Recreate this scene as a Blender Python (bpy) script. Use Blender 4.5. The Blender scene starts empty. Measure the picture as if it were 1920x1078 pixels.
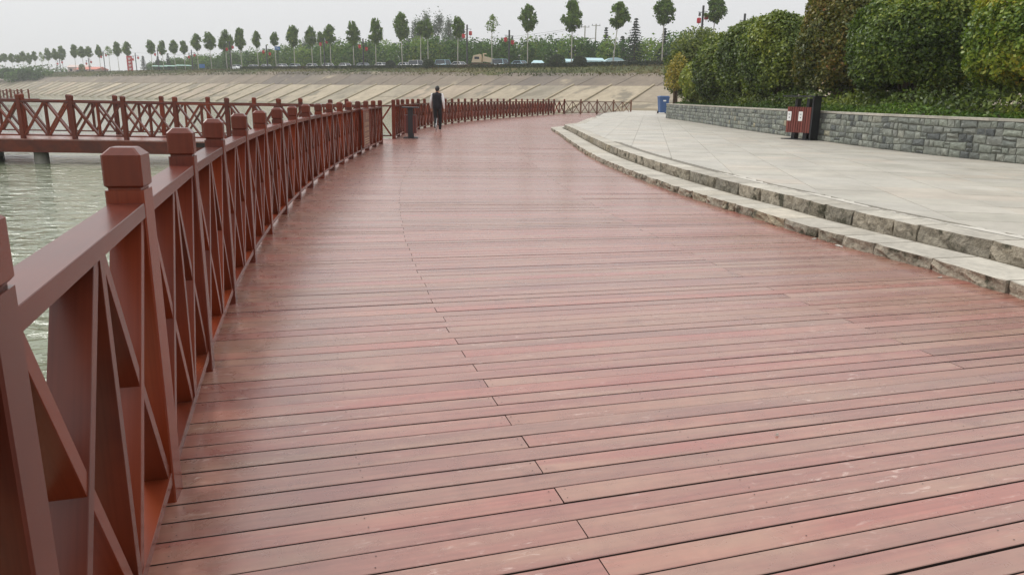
import bpy, bmesh, math, random
import numpy as np
from mathutils import Vector, Matrix

random.seed(7)
rng = np.random.default_rng(7)
R = math.radians
scene = bpy.context.scene
COL = scene.collection

# ------------------------------------------------------------------ camera
EYE = 1.383
cam_d = bpy.data.cameras.new('camera')
cam = bpy.data.objects.new('camera', cam_d)
COL.objects.link(cam)
cam_d.sensor_width = 36.0
cam_d.lens = 26.25
cam_d.clip_start = 0.05
cam_d.clip_end = 6000.0
cam.matrix_world = (Matrix.Translation((0, 0, EYE)) @ Matrix.Rotation(R(90 - 14.36), 4, 'X')
                    @ Matrix.Rotation(R(0.95), 4, 'Z'))
scene.camera = cam

# ------------------------------------------------------------------ sky, sun, exposure
SUN_EL, SUN_AZ = 46.0, 308.0        # soft sun behind the cloud, ahead on the water side
world = bpy.data.worlds.new('World')
scene.world = world
world.use_nodes = True
nt = world.node_tree
nt.nodes.clear()
w_out = nt.nodes.new('ShaderNodeOutputWorld')
w_bg = nt.nodes.new('ShaderNodeBackground')
w_sky = nt.nodes.new('ShaderNodeTexSky')
w_sky.sky_type = 'NISHITA'
w_sky.sun_disc = False
w_sky.sun_elevation = R(SUN_EL)
w_sky.sun_rotation = R(SUN_AZ)
w_sky.air_density = 1.0
w_sky.dust_density = 4.0
w_hsv = nt.nodes.new('ShaderNodeHueSaturation')
w_hsv.inputs['Saturation'].default_value = 0.06
w_hsv.inputs['Value'].default_value = 1.0
# cloud layer: the CIE overcast luminance, brighter overhead than at the horizon
w_tc = nt.nodes.new('ShaderNodeTexCoord')
w_sep = nt.nodes.new('ShaderNodeSeparateXYZ')
w_ramp = nt.nodes.new('ShaderNodeMapRange')
w_ramp.inputs['From Min'].default_value = 0.0
w_ramp.inputs['From Max'].default_value = 1.0
w_ramp.inputs['To Min'].default_value = 7.0
w_ramp.inputs['To Max'].default_value = 15.5
w_cmb = nt.nodes.new('ShaderNodeVectorMath')
w_cmb.operation = 'SCALE'
w_cmb.inputs[0].default_value = (0.985, 0.995, 1.01)
w_mix = nt.nodes.new('ShaderNodeMix')
w_mix.data_type = 'RGBA'
w_mix.inputs[0].default_value = 0.88
nt.links.new(w_sky.outputs[0], w_hsv.inputs['Color'])
nt.links.new(w_tc.outputs['Generated'], w_sep.inputs[0])
nt.links.new(w_sep.outputs['Z'], w_ramp.inputs['Value'])
nt.links.new(w_ramp.outputs[0], w_cmb.inputs['Scale'])
nt.links.new(w_hsv.outputs[0], w_mix.inputs[6])
nt.links.new(w_cmb.outputs[0], w_mix.inputs[7])
nt.links.new(w_mix.outputs[2], w_bg.inputs['Color'])
nt.links.new(w_bg.outputs[0], w_out.inputs['Surface'])
w_bg.inputs['Strength'].default_value = 0.1

sun_d = bpy.data.lights.new('sun', 'SUN')
sun_d.energy = 1.5
sun_d.angle = R(16)
sun_d.color = (1.0, 0.965, 0.92)
sun = bpy.data.objects.new('sun', sun_d)
COL.objects.link(sun)
_sd = Vector((math.sin(R(SUN_AZ)) * math.cos(R(SUN_EL)), math.cos(R(SUN_AZ)) * math.cos(R(SUN_EL)), math.sin(R(SUN_EL))))
sun.rotation_euler = _sd.to_track_quat('Z', 'Y').to_euler()

scene.view_settings.view_transform = 'Standard'
scene.view_settings.look = 'None'
scene.view_settings.gamma = 1.0
scene.view_settings.use_curve_mapping = False
scene.view_settings.exposure = 0.07
scene.cycles.max_bounces = 6
scene.cycles.volume_bounces = 1
scene.cycles.diffuse_bounces = 3
scene.cycles.glossy_bounces = 3
scene.cycles.transparent_max_bounces = 6
scene.cycles.caustics_reflective = False
scene.cycles.caustics_refractive = False
scene.cycles.use_denoising = True

# ------------------------------------------------------------------ helpers
def lin(r, g, b):
    f = lambda c: (c / 12.92 if c <= 0.04045 else ((c + 0.055) / 1.055) ** 2.4)
    return (f(r / 255), f(g / 255), f(b / 255), 1.0)

def mesh_from(verts, faces, uvs=None, tint=None, smooth=False, name='mesh'):
    me = bpy.data.meshes.new(name)
    me.from_pydata([tuple(map(float, v)) for v in verts], [], faces)
    if uvs is not None:
        l = me.uv_layers.new(name='UVMap')
        flat = [c for q in uvs for p in (q if isinstance(q[0], (tuple, list)) else [q]) for c in p]
        l.data.foreach_set('uv', np.array(flat, dtype=np.float32))
    if tint is not None:
        a = me.attributes.new('tint', 'FLOAT', 'POINT')
        a.data.foreach_set('value', np.asarray(tint, dtype=np.float32))
    if smooth:
        me.polygons.foreach_set('use_smooth', [True] * len(me.polygons))
    me.update()
    return me

def obj(name, me, mats, parent=None, loc=None, rz=0.0, scale=None):
    if not me.materials:
        for m in (mats if isinstance(mats, (list, tuple)) else [mats]):
            me.materials.append(m)
    o = bpy.data.objects.new(name, me)
    COL.objects.link(o)
    if loc is not None:
        o.location = loc
    o.rotation_euler = (0, 0, rz)
    if scale is not None:
        o.scale = scale
    if parent is not None:
        o.parent = parent
    return o

def tag(o, label=None, cat=None, group=None, kind=None):
    if label: o['label'] = label
    if cat: o['category'] = cat
    if group: o['group'] = group
    if kind: o['kind'] = kind
    return o

def empty(name, loc=(0, 0, 0), rz=0.0, label=None, cat=None, group=None, kind=None):
    o = bpy.data.objects.new(name, None)
    o.empty_display_size = 0.2
    COL.objects.link(o)
    o.location = loc
    o.rotation_euler = (0, 0, rz)
    return tag(o, label, cat, group, kind)

def copy_tree(o, parent=None):
    c = o.copy()
    COL.objects.link(c)
    c.parent = parent
    for ch in list(o.children):
        copy_tree(ch, c)
    return c

class MB:
    """collects pieces of ONE mesh"""
    def __init__(s):
        s.v, s.f, s.uv, s.t, s.mi = [], [], [], [], []
    def add(s, verts, faces, uv=None, t=0.0, mi=0):
        b = len(s.v)
        s.v += [tuple(v) for v in verts]
        s.t += [t] * len(verts)
        for k, f in enumerate(faces):
            s.f.append([b + i for i in f])
            s.mi.append(mi)
            if uv is not None:
                s.uv += uv[k]
            else:
                s.uv += [(verts[i][0], verts[i][1]) for i in f]
    def box(s, c, d, rz=0.0, t=0.0, taper=1.0, mi=0):
        hx, hy, hz = d[0] / 2, d[1] / 2, d[2] / 2
        ca, sa = math.cos(rz), math.sin(rz)
        vs = []
        for z, k in ((-hz, 1.0), (hz, taper)):
            for x, y in ((-hx, -hy), (hx, -hy), (hx, hy), (-hx, hy)):
                x, y = x * k, y * k
                vs.append((c[0] + x * ca - y * sa, c[1] + x * sa + y * ca, c[2] + z))
        fs = [(0, 3, 2, 1), (4, 5, 6, 7), (0, 1, 5, 4), (1, 2, 6, 5), (2, 3, 7, 6), (3, 0, 4, 7)]
        s.add(vs, fs, None, t, mi)
    def beam(s, p0, p1, w, h, ch=0.0, up=(0, 0, 1), t=0.0, off=None):
        """bar from p0 to p1, w across, h along up, chamfered edges, u = metres along"""
        p0, p1 = Vector(p0), Vector(p1)
        d = (p1 - p0); L = d.length; d.normalize()
        side = d.cross(Vector(up)).normalized(); u = side.cross(d).normalized()
        if off is None: off = random.uniform(0, 50)
        if ch > 0:
            prof = [(-w/2+ch, -h/2), (w/2-ch, -h/2), (w/2, -h/2+ch), (w/2, h/2-ch), (w/2-ch, h/2), (-w/2+ch, h/2), (-w/2, h/2-ch), (-w/2, -h/2+ch)]
        else:
            prof = [(-w/2, -h/2), (w/2, -h/2), (w/2, h/2), (-w/2, h/2)]
        n = len(prof)
        vs = [p0 + side * a + u * b for a, b in prof] + [p1 + side * a + u * b for a, b in prof]
        per = [0]
        for i in range(n):
            a, b = prof[i], prof[(i + 1) % n]
            per.append(per[-1] + math.hypot(b[0] - a[0], b[1] - a[1]))
        fs, uv = [], []
        for i in range(n):
            j = (i + 1) % n
            fs.append((i, j, n + j, n + i))
            uv.append([(off, off + per[i]), (off, off + per[i + 1]), (off + L, off + per[i + 1]), (off + L, off + per[i])])
        fs.append(tuple(reversed(range(n)))); uv.append([(off + prof[i][0], off + prof[i][1]) for i in reversed(range(n))])
        fs.append(tuple(range(n, 2 * n))); uv.append([(off + prof[i][0], off + prof[i][1]) for i in range(n)])
        s.add(vs, fs, uv, t)
    def tube(s, pts, rad, n=8, t=0.0, caps=True, mi=0):
        pts = [Vector(p) for p in pts]
        if not isinstance(rad, (list, tuple)): rad = [rad] * len(pts)
        vs = []
        for i, p in enumerate(pts):
            d = (pts[min(i + 1, len(pts) - 1)] - pts[max(i - 1, 0)]).normalized()
            a = Vector((1, 0, 0)) if abs(d.x) < 0.8 else Vector((0, 1, 0))
            e1 = d.cross(a).normalized(); e2 = d.cross(e1).normalized()
            for k in range(n):
                th = 2 * math.pi * k / n
                vs.append(p + (e1 * math.cos(th) + e2 * math.sin(th)) * rad[i])
        fs = []
        for i in range(len(pts) - 1):
            for k in range(n):
                a, b = i * n + k, i * n + (k + 1) % n
                fs.append((a, b, b + n, a + n))
        if caps:
            fs.append(tuple(reversed(range(n))))
            fs.append(tuple(range((len(pts) - 1) * n, len(pts) * n)))
        s.add(vs, fs, None, t, mi)
    def mesh(s, name='mesh', smooth=False):
        me = mesh_from(s.v, s.f, s.uv, s.t, smooth, name)
        if any(s.mi):
            me.polygons.foreach_set('material_index', s.mi)
        return me
    def build(s, name, mats, parent=None, smooth=False, **k):
        me = s.mesh(name, smooth)
        ms = mats if isinstance(mats, (list, tuple)) else [mats]
        for m in ms: me.materials.append(m)
        return obj(name, me, mats, parent, **k)

# ------------------------------------------------------------------ materials
def new_mat(name):
    m = bpy.data.materials.new(name)
    m.use_nodes = True
    n = m.node_tree
    n.nodes.clear()
    out = n.nodes.new('ShaderNodeOutputMaterial')
    b = n.nodes.new('ShaderNodeBsdfPrincipled')
    n.links.new(b.outputs[0], out.inputs[0])
    return m, n, b, out

def ramp(n, fac, cols):
    r = n.nodes.new('ShaderNodeValToRGB')
    e = r.color_ramp.elements
    while len(e) < len(cols): e.new(0.5)
    for i, (p, c) in enumerate(cols):
        e[i].position = p
        e[i].color = c if len(c) == 4 else (*c, 1)
    n.links.new(fac, r.inputs[0])
    return r.outputs[0]

def math_n(n, op, a, b=None, c=None, clamp=False):
    m = n.nodes.new('ShaderNodeMath'); m.operation = op; m.use_clamp = clamp
    for i, x in enumerate((a, b, c)):
        if x is None: continue
        if isinstance(x, (int, float)): m.inputs[i].default_value = x
        else: n.links.new(x, m.inputs[i])
    return m.outputs[0]

def rnd_fac(n):
    a = n.nodes.new('ShaderNodeAttribute'); a.attribute_name = 'tint'
    o = n.nodes.new('ShaderNodeObjectInfo')
    return math_n(n, 'FRACT', math_n(n, 'ADD', a.outputs['Fac'], o.outputs['Random']))

def coords(n, kind='Object', scale=(1, 1, 1)):
    tc = n.nodes.new('ShaderNodeTexCoord')
    mp = n.nodes.new('ShaderNodeMapping')
    mp.inputs['Scale'].default_value = scale
    n.links.new(tc.outputs[kind], mp.inputs[0])
    return mp.outputs[0]

def noise(n, vec, scale, detail=4, rough=0.55, dist=0.0):
    t = n.nodes.new('ShaderNodeTexNoise')
    t.inputs['Scale'].default_value = scale
    t.inputs['Detail'].default_value = detail
    t.inputs['Roughness'].default_value = rough
    t.inputs['Distortion'].default_value = dist
    n.links.new(vec, t.inputs['Vector'])
    return t.outputs['Fac']

def mixc(n, fac, a, b, mode='MIX'):
    m = n.nodes.new('ShaderNodeMix'); m.data_type = 'RGBA'; m.blend_type = mode
    for i, x in ((0, fac), (6, a), (7, b)):
        if isinstance(x, (int, float)): m.inputs[i].default_value = x
        elif isinstance(x, tuple): m.inputs[i].default_value = x if len(x) == 4 else (*x, 1)
        else: n.links.new(x, m.inputs[i])
    return m.outputs[2]

def bump(n, b, h, strength=0.3, dist=0.01):
    k = n.nodes.new('ShaderNodeBump')
    k.inputs['Strength'].default_value = strength
    k.inputs['Distance'].default_value = dist
    n.links.new(h, k.inputs['Height'])
    n.links.new(k.outputs[0], b.inputs['Normal'])

def simple(name, col, rough=0.6, var=0.15, scale=6.0, metal=0.0, bstr=0.0, kind='Object', spec=0.5):
    m, n, b, _ = new_mat(name)
    c = coords(n, kind)
    f = noise(n, c, scale)
    dark = tuple(x * (1 - var) for x in col[:3]); light = tuple(min(1, x * (1 + var)) for x in col[:3])
    n.links.new(ramp(n, f, [(0.3, dark), (0.7, light)]), b.inputs['Base Color'])
    b.inputs['Roughness'].default_value = rough
    b.inputs['Metallic'].default_value = metal
    b.inputs['Specular IOR Level'].default_value = spec
    if bstr: bump(n, b, f, bstr, 0.01)
    return m

def tinted(name, cols, rough=0.8, scale=8.0, var=0.35, bstr=0.3, bdist=0.01, stains=None, kind='Object'):
    """each piece takes its own colour from the ramp; fine grain and stains on top"""
    m, n, b, _ = new_mat(name)
    base = ramp(n, rnd_fac(n), cols)
    c = coords(n, kind)
    f = noise(n, c, scale, 6, 0.65)
    f2 = noise(n, c, scale * 0.17, 3, 0.5)
    g = ramp(n, f, [(0.25, (1 - var,) * 3), (0.75, (1 + var,) * 3)])
    col = mixc(n, 1.0, base, g, 'MULTIPLY')
    g2 = ramp(n, f2, [(0.3, (0.82,) * 3), (0.7, (1.1,) * 3)])
    col = mixc(n, 1.0, col, g2, 'MULTIPLY')
    if stains:
        s = noise(n, c, stains[1], 5, 0.6)
        col = mixc(n, ramp(n, s, [(stains[2], (0, 0, 0)), (stains[2] + 0.08, (1, 1, 1))]), col, stains[0])
    n.links.new(col, b.inputs['Base Color'])
    b.inputs['Roughness'].default_value = rough
    if bstr: bump(n, b, f, bstr, bdist)
    return m

def wood(name, cols, rough, grain=60.0, patch=None, bstr=0.15, flecks=True, rv=0.22, spec=0.5, pv=0.13):
    """painted boards: UV u runs along the grain in metres"""
    m, n, b, _ = new_mat(name)
    base = ramp(n, rnd_fac(n), cols)
    cu = coords(n, 'UV', (1.2, grain, 1))
    g = noise(n, cu, 1.0, 5, 0.6)
    co = coords(n, 'Object')
    p = noise(n, coords(n, 'UV', (0.9, 5.0, 1)), 1.0, 5, 0.62, 0.4) if flecks else noise(n, co, 1.6, 4, 0.6, 0.4)
    p2 = noise(n, co, 9.0, 5, 0.65, 0.6)
    col = mixc(n, 1.0, base, ramp(n, g, [(0.28, (0.80,) * 3), (0.72, (1.16,) * 3)]), 'MULTIPLY')
    if patch:
        col = mixc(n, ramp(n, p, [(0.42, (0, 0, 0)), (0.75, (0.75,) * 3)]), col, patch)
    col = mixc(n, 1.0, col, ramp(n, p2, [(0.25, (1 - pv,) * 3), (0.75, (1 + pv,) * 3)]), 'MULTIPLY')
    if flecks:
        cf = coords(n, 'UV', (9.0, 30.0, 1))
        s = noise(n, cf, 1.0, 5, 0.7, 1.0)
        area = noise(n, co, 0.9, 2, 0.5)
        fm = math_n(n, 'MULTIPLY', ramp(n, s, [(0.59, (0, 0, 0)), (0.70, (1, 1, 1))]), ramp(n, area, [(0.42, (0.05,) * 3), (0.62, (0.62,) * 3)]))
        col = mixc(n, fm, col, lin(214, 190, 178))
        blot = noise(n, co, 3.1, 3, 0.5, 0.3)
        col = mixc(n, ramp(n, blot, [(0.64, (0, 0, 0)), (0.72, (0.45,) * 3)]), col, (0.16, 0.06, 0.045))
    n.links.new(col, b.inputs['Base Color'])
    b.inputs['Specular IOR Level'].default_value = spec
    rr = math_n(n, 'ADD', math_n(n, 'MULTIPLY', p2, rv), rough - rv / 2)
    n.links.new(rr, b.inputs['Roughness'])
    if flecks: bump(n, b, math_n(n, 'ADD', math_n(n, 'MULTIPLY', g, 0.6), p2), bstr, 0.004)
    return m

M = {}
M['plank'] = wood('deck_boards', [(0.0, lin(139, 88, 77)), (0.18, lin(146, 95, 82)), (0.36, lin(130, 90, 78)), (0.55, lin(149, 90, 79)),
                                  (0.72, lin(138, 98, 81)), (0.84, lin(154, 89, 77)), (1.0, lin(126, 83, 74))], 0.29, 45.0, patch=lin(158, 124, 103), bstr=0.10, spec=0.9, rv=0.22)
_pb = next(q for q in M['plank'].node_tree.nodes if q.type == 'BSDF_PRINCIPLED')
_pb.inputs['Coat Weight'].default_value = 0.32
_pb.inputs['Coat Roughness'].default_value = 0.17
M['plank_edge'] = simple('gap_dark_board_edge', (0.030, 0.014, 0.010), 0.8, 0.3, 12.0)  # shade of the gaps is put into this near-black board side colour
M['rail'] = wood('railing_paint', [(0.0, lin(90, 38, 26)), (0.2, lin(104, 43, 26)), (0.4, lin(76, 36, 27)), (0.6, lin(94, 40, 27)), (0.8, lin(120, 49, 25)), (1.0, lin(82, 36, 26))],
                 0.27, 70.0, patch=lin(116, 50, 24), flecks=False, rv=0.0, pv=0.05, spec=0.4)
M['rail_brown'] = wood('weathered_railing', [(0.0, lin(104, 70, 50)), (0.5, lin(116, 78, 56)), (1.0, lin(96, 64, 48))], 0.6, 60.0, bstr=0.1, flecks=False)
M['under'] = simple('under_deck_dark', (0.022, 0.014, 0.011), 0.9, 0.3)  # shade below the boards painted in as a dark tone
M['concrete'] = simple('pile_concrete', lin(150, 148, 138), 0.85, 0.15, 5.0, bstr=0.2)
M['screw'] = simple('screw_heads', (0.03, 0.02, 0.018), 0.5)
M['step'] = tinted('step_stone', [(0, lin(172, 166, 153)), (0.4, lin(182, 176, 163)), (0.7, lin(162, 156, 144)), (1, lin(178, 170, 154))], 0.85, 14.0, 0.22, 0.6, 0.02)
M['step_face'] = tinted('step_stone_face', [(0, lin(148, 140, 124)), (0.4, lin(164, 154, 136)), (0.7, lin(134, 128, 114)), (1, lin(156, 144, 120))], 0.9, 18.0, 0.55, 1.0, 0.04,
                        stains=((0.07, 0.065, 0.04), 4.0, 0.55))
M['gutter'] = simple('gutter_dirt', lin(92, 84, 68), 0.95, 0.4, 20.0, bstr=0.6)
M['mortar'] = simple('mortar_strip', lin(184, 179, 168), 0.9, 0.12, 9.0, bstr=0.4)
M['slab'] = tinted('paving_slabs', [(0, lin(172, 166, 153)), (0.3, lin(177, 171, 159)), (0.6, lin(174, 169, 158)), (0.85, lin(169, 164, 151)), (1, lin(179, 169, 155))], 0.5, 7.0, 0.1, 0.1, 0.004, stains=(lin(152, 146, 134), 0.8, 0.64))
M['slab_base'] = simple('slab_joint_sand', lin(116, 111, 100), 0.95, 0.1, 20)
M['wallstone'] = tinted('wall_stones', [(0, lin(116, 118, 112)), (0.2, lin(128, 132, 122)), (0.36, lin(90, 94, 92)), (0.5, lin(132, 137, 125)), (0.62, lin(82, 86, 86)),
                                        (0.78, lin(120, 125, 116)), (0.975, lin(138, 140, 130)), (1, lin(150, 142, 116))], 0.8, 9.0, 0.42, 1.0, 0.03, stains=(lin(186, 188, 182), 4.6, 0.665))
M['wallmortar'] = simple('wall_mortar', lin(104, 105, 97), 0.95, 0.3, 18.0, bstr=0.4)
M['coping'] = tinted('coping_stone', [(0, lin(158, 154, 142)), (1, lin(176, 170, 158))], 0.85, 10.0, 0.2, 0.4, 0.01)
M['soil'] = simple('planter_soil', lin(74, 62, 46), 0.95, 0.35, 14.0, bstr=0.7)
M['panel_low'] = tinted('bank_concrete_lower', [(0, lin(148, 137, 117)), (0.3, lin(165, 152, 129)), (0.55, lin(132, 124, 108)), (0.8, lin(160, 143, 123)), (1, lin(142, 133, 114))], 0.9, 1.2, 0.2, 0.2, 0.02,
                        stains=(lin(118, 110, 94), 0.2, 0.53))
def waterline(m):
    n = m.node_tree; b = next(q for q in n.nodes if q.type == 'BSDF_PRINCIPLED')
    src = b.inputs['Base Color'].links[0].from_socket
    tc = n.nodes.new('ShaderNodeTexCoord'); sp_ = n.nodes.new('ShaderNodeSeparateXYZ'); n.links.new(tc.outputs['Object'], sp_.inputs[0])
    zz = math_n(n, 'ADD', sp_.outputs['Z'], math_n(n, 'MULTIPLY', noise(n, tc.outputs['Object'], 0.35, 4, 0.6), 0.9))
    n.links.new(mixc(n, ramp(n, math_n(n, 'MULTIPLY_ADD', zz, 0.5, 0.45), [(0.3, (1, 1, 1)), (0.62, (0, 0, 0))]), src, lin(112, 106, 88)), b.inputs['Base Color'])
waterline(M['panel_low'])
M['panel_up'] = tinted('bank_concrete_upper', [(0, lin(112, 101, 88)), (0.4, lin(122, 110, 95)), (0.7, lin(102, 93, 84)), (1, lin(126, 115, 99))], 0.92, 1.3, 0.18, 0.2, 0.02,
                       stains=(lin(150, 138, 116), 0.16, 0.6))
M['rib'] = simple('bank_rib', lin(156, 144, 120), 0.9, 0.15, 2.0)
M['bankbase'] = simple('bank_subgrade', lin(70, 60, 48), 0.95, 0.25, 1.0)
M['earth'] = simple('earth', lin(120, 108, 84), 0.95, 0.25, 0.4)
M['asphalt'] = simple('asphalt', (0.055, 0.055, 0.057), 0.9, 0.2, 2.0)
M['trunk_pale'] = simple('pale_trunk', lin(172, 168, 156), 0.85, 0.15, 5.0)
M['trunk'] = simple('bark', lin(92, 78, 62), 0.9, 0.3, 8.0)
M['black_metal'] = simple('black_metal', (0.018, 0.019, 0.022), 0.5, 0.1)
M['dark_metal'] = simple('dark_pole', (0.03, 0.03, 0.033), 0.5, 0.1)
M['lantern'] = simple('red_lantern', lin(178, 24, 44), 0.6, 0.12)
M['gold'] = simple('lantern_print', lin(226, 130, 96), 0.6, 0.05)
M['bin_slat'] = wood('bin_slats', [(0, lin(100, 46, 38)), (1, lin(124, 60, 50))], 0.5, 60, flecks=False)
M['white'] = simple('white_sticker', (0.8, 0.8, 0.78), 0.6, 0.03)
M['ink'] = simple('sticker_print', (0.12, 0.13, 0.15), 0.6, 0.03)
M['blue_plastic'] = simple('blue_plastic', lin(52, 86, 134), 0.45, 0.08)
M['skin'] = simple('skin', lin(186, 138, 112), 0.55, 0.05)
M['navy'] = simple('navy_vest', lin(15, 15, 26), 0.8, 0.2, 12)
M['black_cloth'] = simple('black_trousers', lin(22, 22, 26), 0.85, 0.2, 12)
M['white_cloth'] = simple('white_sleeves', (0.78, 0.78, 0.78), 0.85, 0.04)
M['hair'] = simple('hair', (0.012, 0.011, 0.012), 0.6, 0.2, 30)
M['cyan'] = simple('pale_cyan_sheet', lin(178, 208, 212), 0.5, 0.05)
M['palegreen'] = simple('pale_green_canvas', lin(186, 220, 206), 0.6, 0.05)
M['glass'] = simple('car_glass', (0.03, 0.04, 0.05), 0.08, 0.05)
M['tyre'] = simple('tyre', (0.02, 0.02, 0.02), 0.85, 0.1)
M['car_white'] = simple('car_paint_white', (0.82, 0.83, 0.83), 0.3, 0.03)
M['car_silver'] = simple('car_paint_silver', (0.5, 0.56, 0.6), 0.3, 0.03)
M['car_blue'] = simple('car_paint_pale_blue', lin(170, 206, 220), 0.3, 0.03)
M['tan'] = simple('tan_metal', lin(206, 186, 156), 0.55, 0.1)
M['brown_metal'] = simple('rusty_brown_metal', lin(92, 56, 48), 0.7, 0.2)
M['signboard'] = wood('sign_board', [(0, lin(112, 72, 56)), (1, lin(112, 72, 56))], 0.5, 60, flecks=False)
M['signprint'] = simple('sign_print', lin(206, 180, 150), 0.6, 0.03)
M['roadblue'] = simple('road_sign_blue', lin(60, 110, 170), 0.5, 0.05)
M['redsign'] = simple('red_sign', lin(186, 54, 56), 0.6, 0.05)
M['wire'] = simple('wire', (0.10, 0.10, 0.10), 0.7, 0.05)
M['brick'] = simple('distant_wall', lin(196, 176, 168), 0.8, 0.08)
M['roofred'] = simple('distant_roof', lin(190, 112, 96), 0.8, 0.1)

def foliage(name, cols, rough=0.55, trans=0.25, spec=0.3):
    m, n, b, out = new_mat(name)
    col = ramp(n, rnd_attr(n), cols)
    n.links.new(col, b.inputs['Base Color'])
    b.inputs['Roughness'].default_value = rough
    b.inputs['Specular IOR Level'].default_value = spec
    t = n.nodes.new('ShaderNodeBsdfTranslucent')
    n.links.new(mixc(n, 1.0, col, (1.1, 1.2, 0.6), 'MULTIPLY'), t.inputs['Color'])
    mx = n.nodes.new('ShaderNodeMixShader')
    mx.inputs[0].default_value = trans
    n.links.new(b.outputs[0], mx.inputs[1]); n.links.new(t.outputs[0], mx.inputs[2])
    n.links.new(mx.outputs[0], out.inputs[0])
    return m

def rnd_attr(n):
    a = n.nodes.new('ShaderNodeAttribute'); a.attribute_name = 'tint'
    return a.outputs['Fac']

def fcols(*c):
    k = len(c)
    return [(i / (k - 1), lin(*x)) for i, x in enumerate(c)]

M['leaf_street'] = foliage('street_tree_leaves', fcols((51, 70, 33), (74, 100, 43), (100, 126, 54), (129, 147, 61), (172, 171, 74)), 0.6, 0.25, 0.15)
M['leaf_green'] = foliage('glossy_green_leaves', fcols((49, 66, 32), (76, 97, 42), (104, 124, 51), (139, 150, 61), (184, 171, 75), (235, 204, 101)), 0.36)
M['leaf_bright'] = foliage('yellow_tipped_green_leaves', fcols((50, 72, 33), (77, 101, 41), (103, 126, 48), (132, 147, 55), (167, 164, 59), (226, 193, 85)), 0.38)
M['leaf_red'] = foliage('bronze_green_leaves', fcols((50, 62, 30), (78, 88, 40), (106, 108, 48), (132, 116, 54), (146, 102, 60), (164, 104, 80)), 0.38)
M['leaf_olive'] = foliage('olive_leaves', fcols((57, 74, 33), (92, 110, 47), (126, 138, 58), (157, 162, 67), (191, 177, 86)), 0.42)
M['leaf_yellow'] = foliage('autumn_yellow_leaves', fcols((89, 98, 44), (127, 126, 53), (163, 147, 60), (184, 158, 66), (184, 133, 90)), 0.5)
M['leaf_pale'] = foliage('pale_olive_leaves', fcols((64, 80, 40), (94, 108, 52), (122, 132, 62), (148, 150, 76), (170, 160, 90)), 0.5, 0.3)
M['leaf_wood'] = foliage('distant_foliage', fcols((44, 70, 34), (62, 93, 41), (85, 116, 48), (109, 136, 55), (138, 143, 64)), 0.8, 0.15, 0.1)
M['leaf_conifer'] = foliage('conifer_needles', fcols((26, 38, 32), (34, 48, 38), (44, 60, 44), (56, 70, 50)), 0.7, 0.05)
M['leaf_hedge'] = foliage('clipped_hedge_leaves', fcols((30, 42, 32), (40, 54, 38), (52, 66, 44), (74, 70, 48), (92, 66, 50)), 0.7, 0.1)
M['leaf_globe'] = foliage('globe_shrub_leaves', fcols((34, 48, 28), (48, 66, 34), (64, 84, 40), (82, 102, 48)), 0.6, 0.1)
M['leaf_poplar'] = foliage('poplar_leaves', fcols((59, 74, 63), (72, 90, 73), (88, 103, 81), (105, 116, 90)), 0.7, 0.15)
M['grass'] = foliage('verge_grass', fcols((59, 66, 35), (74, 80, 42), (88, 89, 49), (95, 86, 52), (103, 88, 59)), 0.9, 0.1)
M['ground_cover'] = foliage('ground_cover_leaves', fcols((40, 60, 26), (58, 82, 32), (78, 107, 40), (105, 132, 50), (136, 154, 62)), 0.55, 0.2)

# water: murky green body under a rippled surface
m, n, b, _ = new_mat('lake_water')
c = coords(n, 'Object')
mp = n.nodes.new('ShaderNodeMapping'); mp.inputs['Scale'].default_value = (0.85, 1.35, 1.0); mp.inputs['Rotation'].default_value = (0, 0, R(8))
n.links.new(c, mp.inputs[0])
n1 = noise(n, mp.outputs[0], 2.3, 4, 0.5, 0.7)
n2 = noise(n, mp.outputs[0], 0.55, 2, 0.5, 0.3)
b.inputs['Base Color'].default_value = (0.19, 0.21, 0.135, 1)
b.inputs['Roughness'].default_value = 0.04
b.inputs['IOR'].default_value = 1.36
sy = n.nodes.new('ShaderNodeSeparateXYZ'); n.links.new(c, sy.inputs[0])
calm = n.nodes.new('ShaderNodeMapRange')      # the open lake beyond the pier is calmer
calm.inputs['From Min'].default_value = 20.0; calm.inputs['From Max'].default_value = 34.0
calm.inputs['To Min'].default_value = 1.0; calm.inputs['To Max'].default_value = 0.16
n.links.new(sy.outputs['Y'], calm.inputs['Value'])
hgt = math_n(n, 'MULTIPLY', math_n(n, 'ADD', n1, math_n(n, 'MULTIPLY', n2, 1.2)), calm.outputs[0])
bump(n, b, hgt, 1.0, 0.13)
M['water'] = m

# ------------------------------------------------------------------ curves of the place (metres; x right, y ahead, deck top = 0)
def resample(pts, step, start=0.0):
    pts = np.asarray(pts, float)
    # Catmull-Rom densify
    P = np.vstack([2 * pts[0] - pts[1], pts, 2 * pts[-1] - pts[-2]])
    dense = []
    for i in range(1, len(P) - 2):
        p0, p1, p2, p3 = P[i - 1], P[i], P[i + 1], P[i + 2]
        for t in np.linspace(0, 1, 24, endpoint=False):
            dense.append(0.5 * ((2 * p1) + (-p0 + p2) * t + (2 * p0 - 5 * p1 + 4 * p2 - p3) * t * t + (-p0 + 3 * p1 - 3 * p2 + p3) * t ** 3))
    dense.append(pts[-1])
    d = np.array(dense)
    s = np.concatenate([[0], np.cumsum(np.linalg.norm(np.diff(d, axis=0), axis=1))])
    q = np.arange(start, s[-1] + 1e-6, step)
    return np.stack([np.interp(q, s, d[:, 0]), np.interp(q, s, d[:, 1])], 1)

def normals(p):
    t = np.gradient(p, axis=0)
    t /= np.linalg.norm(t, axis=1)[:, None]
    return t, np.stack([t[:, 1], -t[:, 0]], 1)      # tangent, normal to the right

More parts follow.
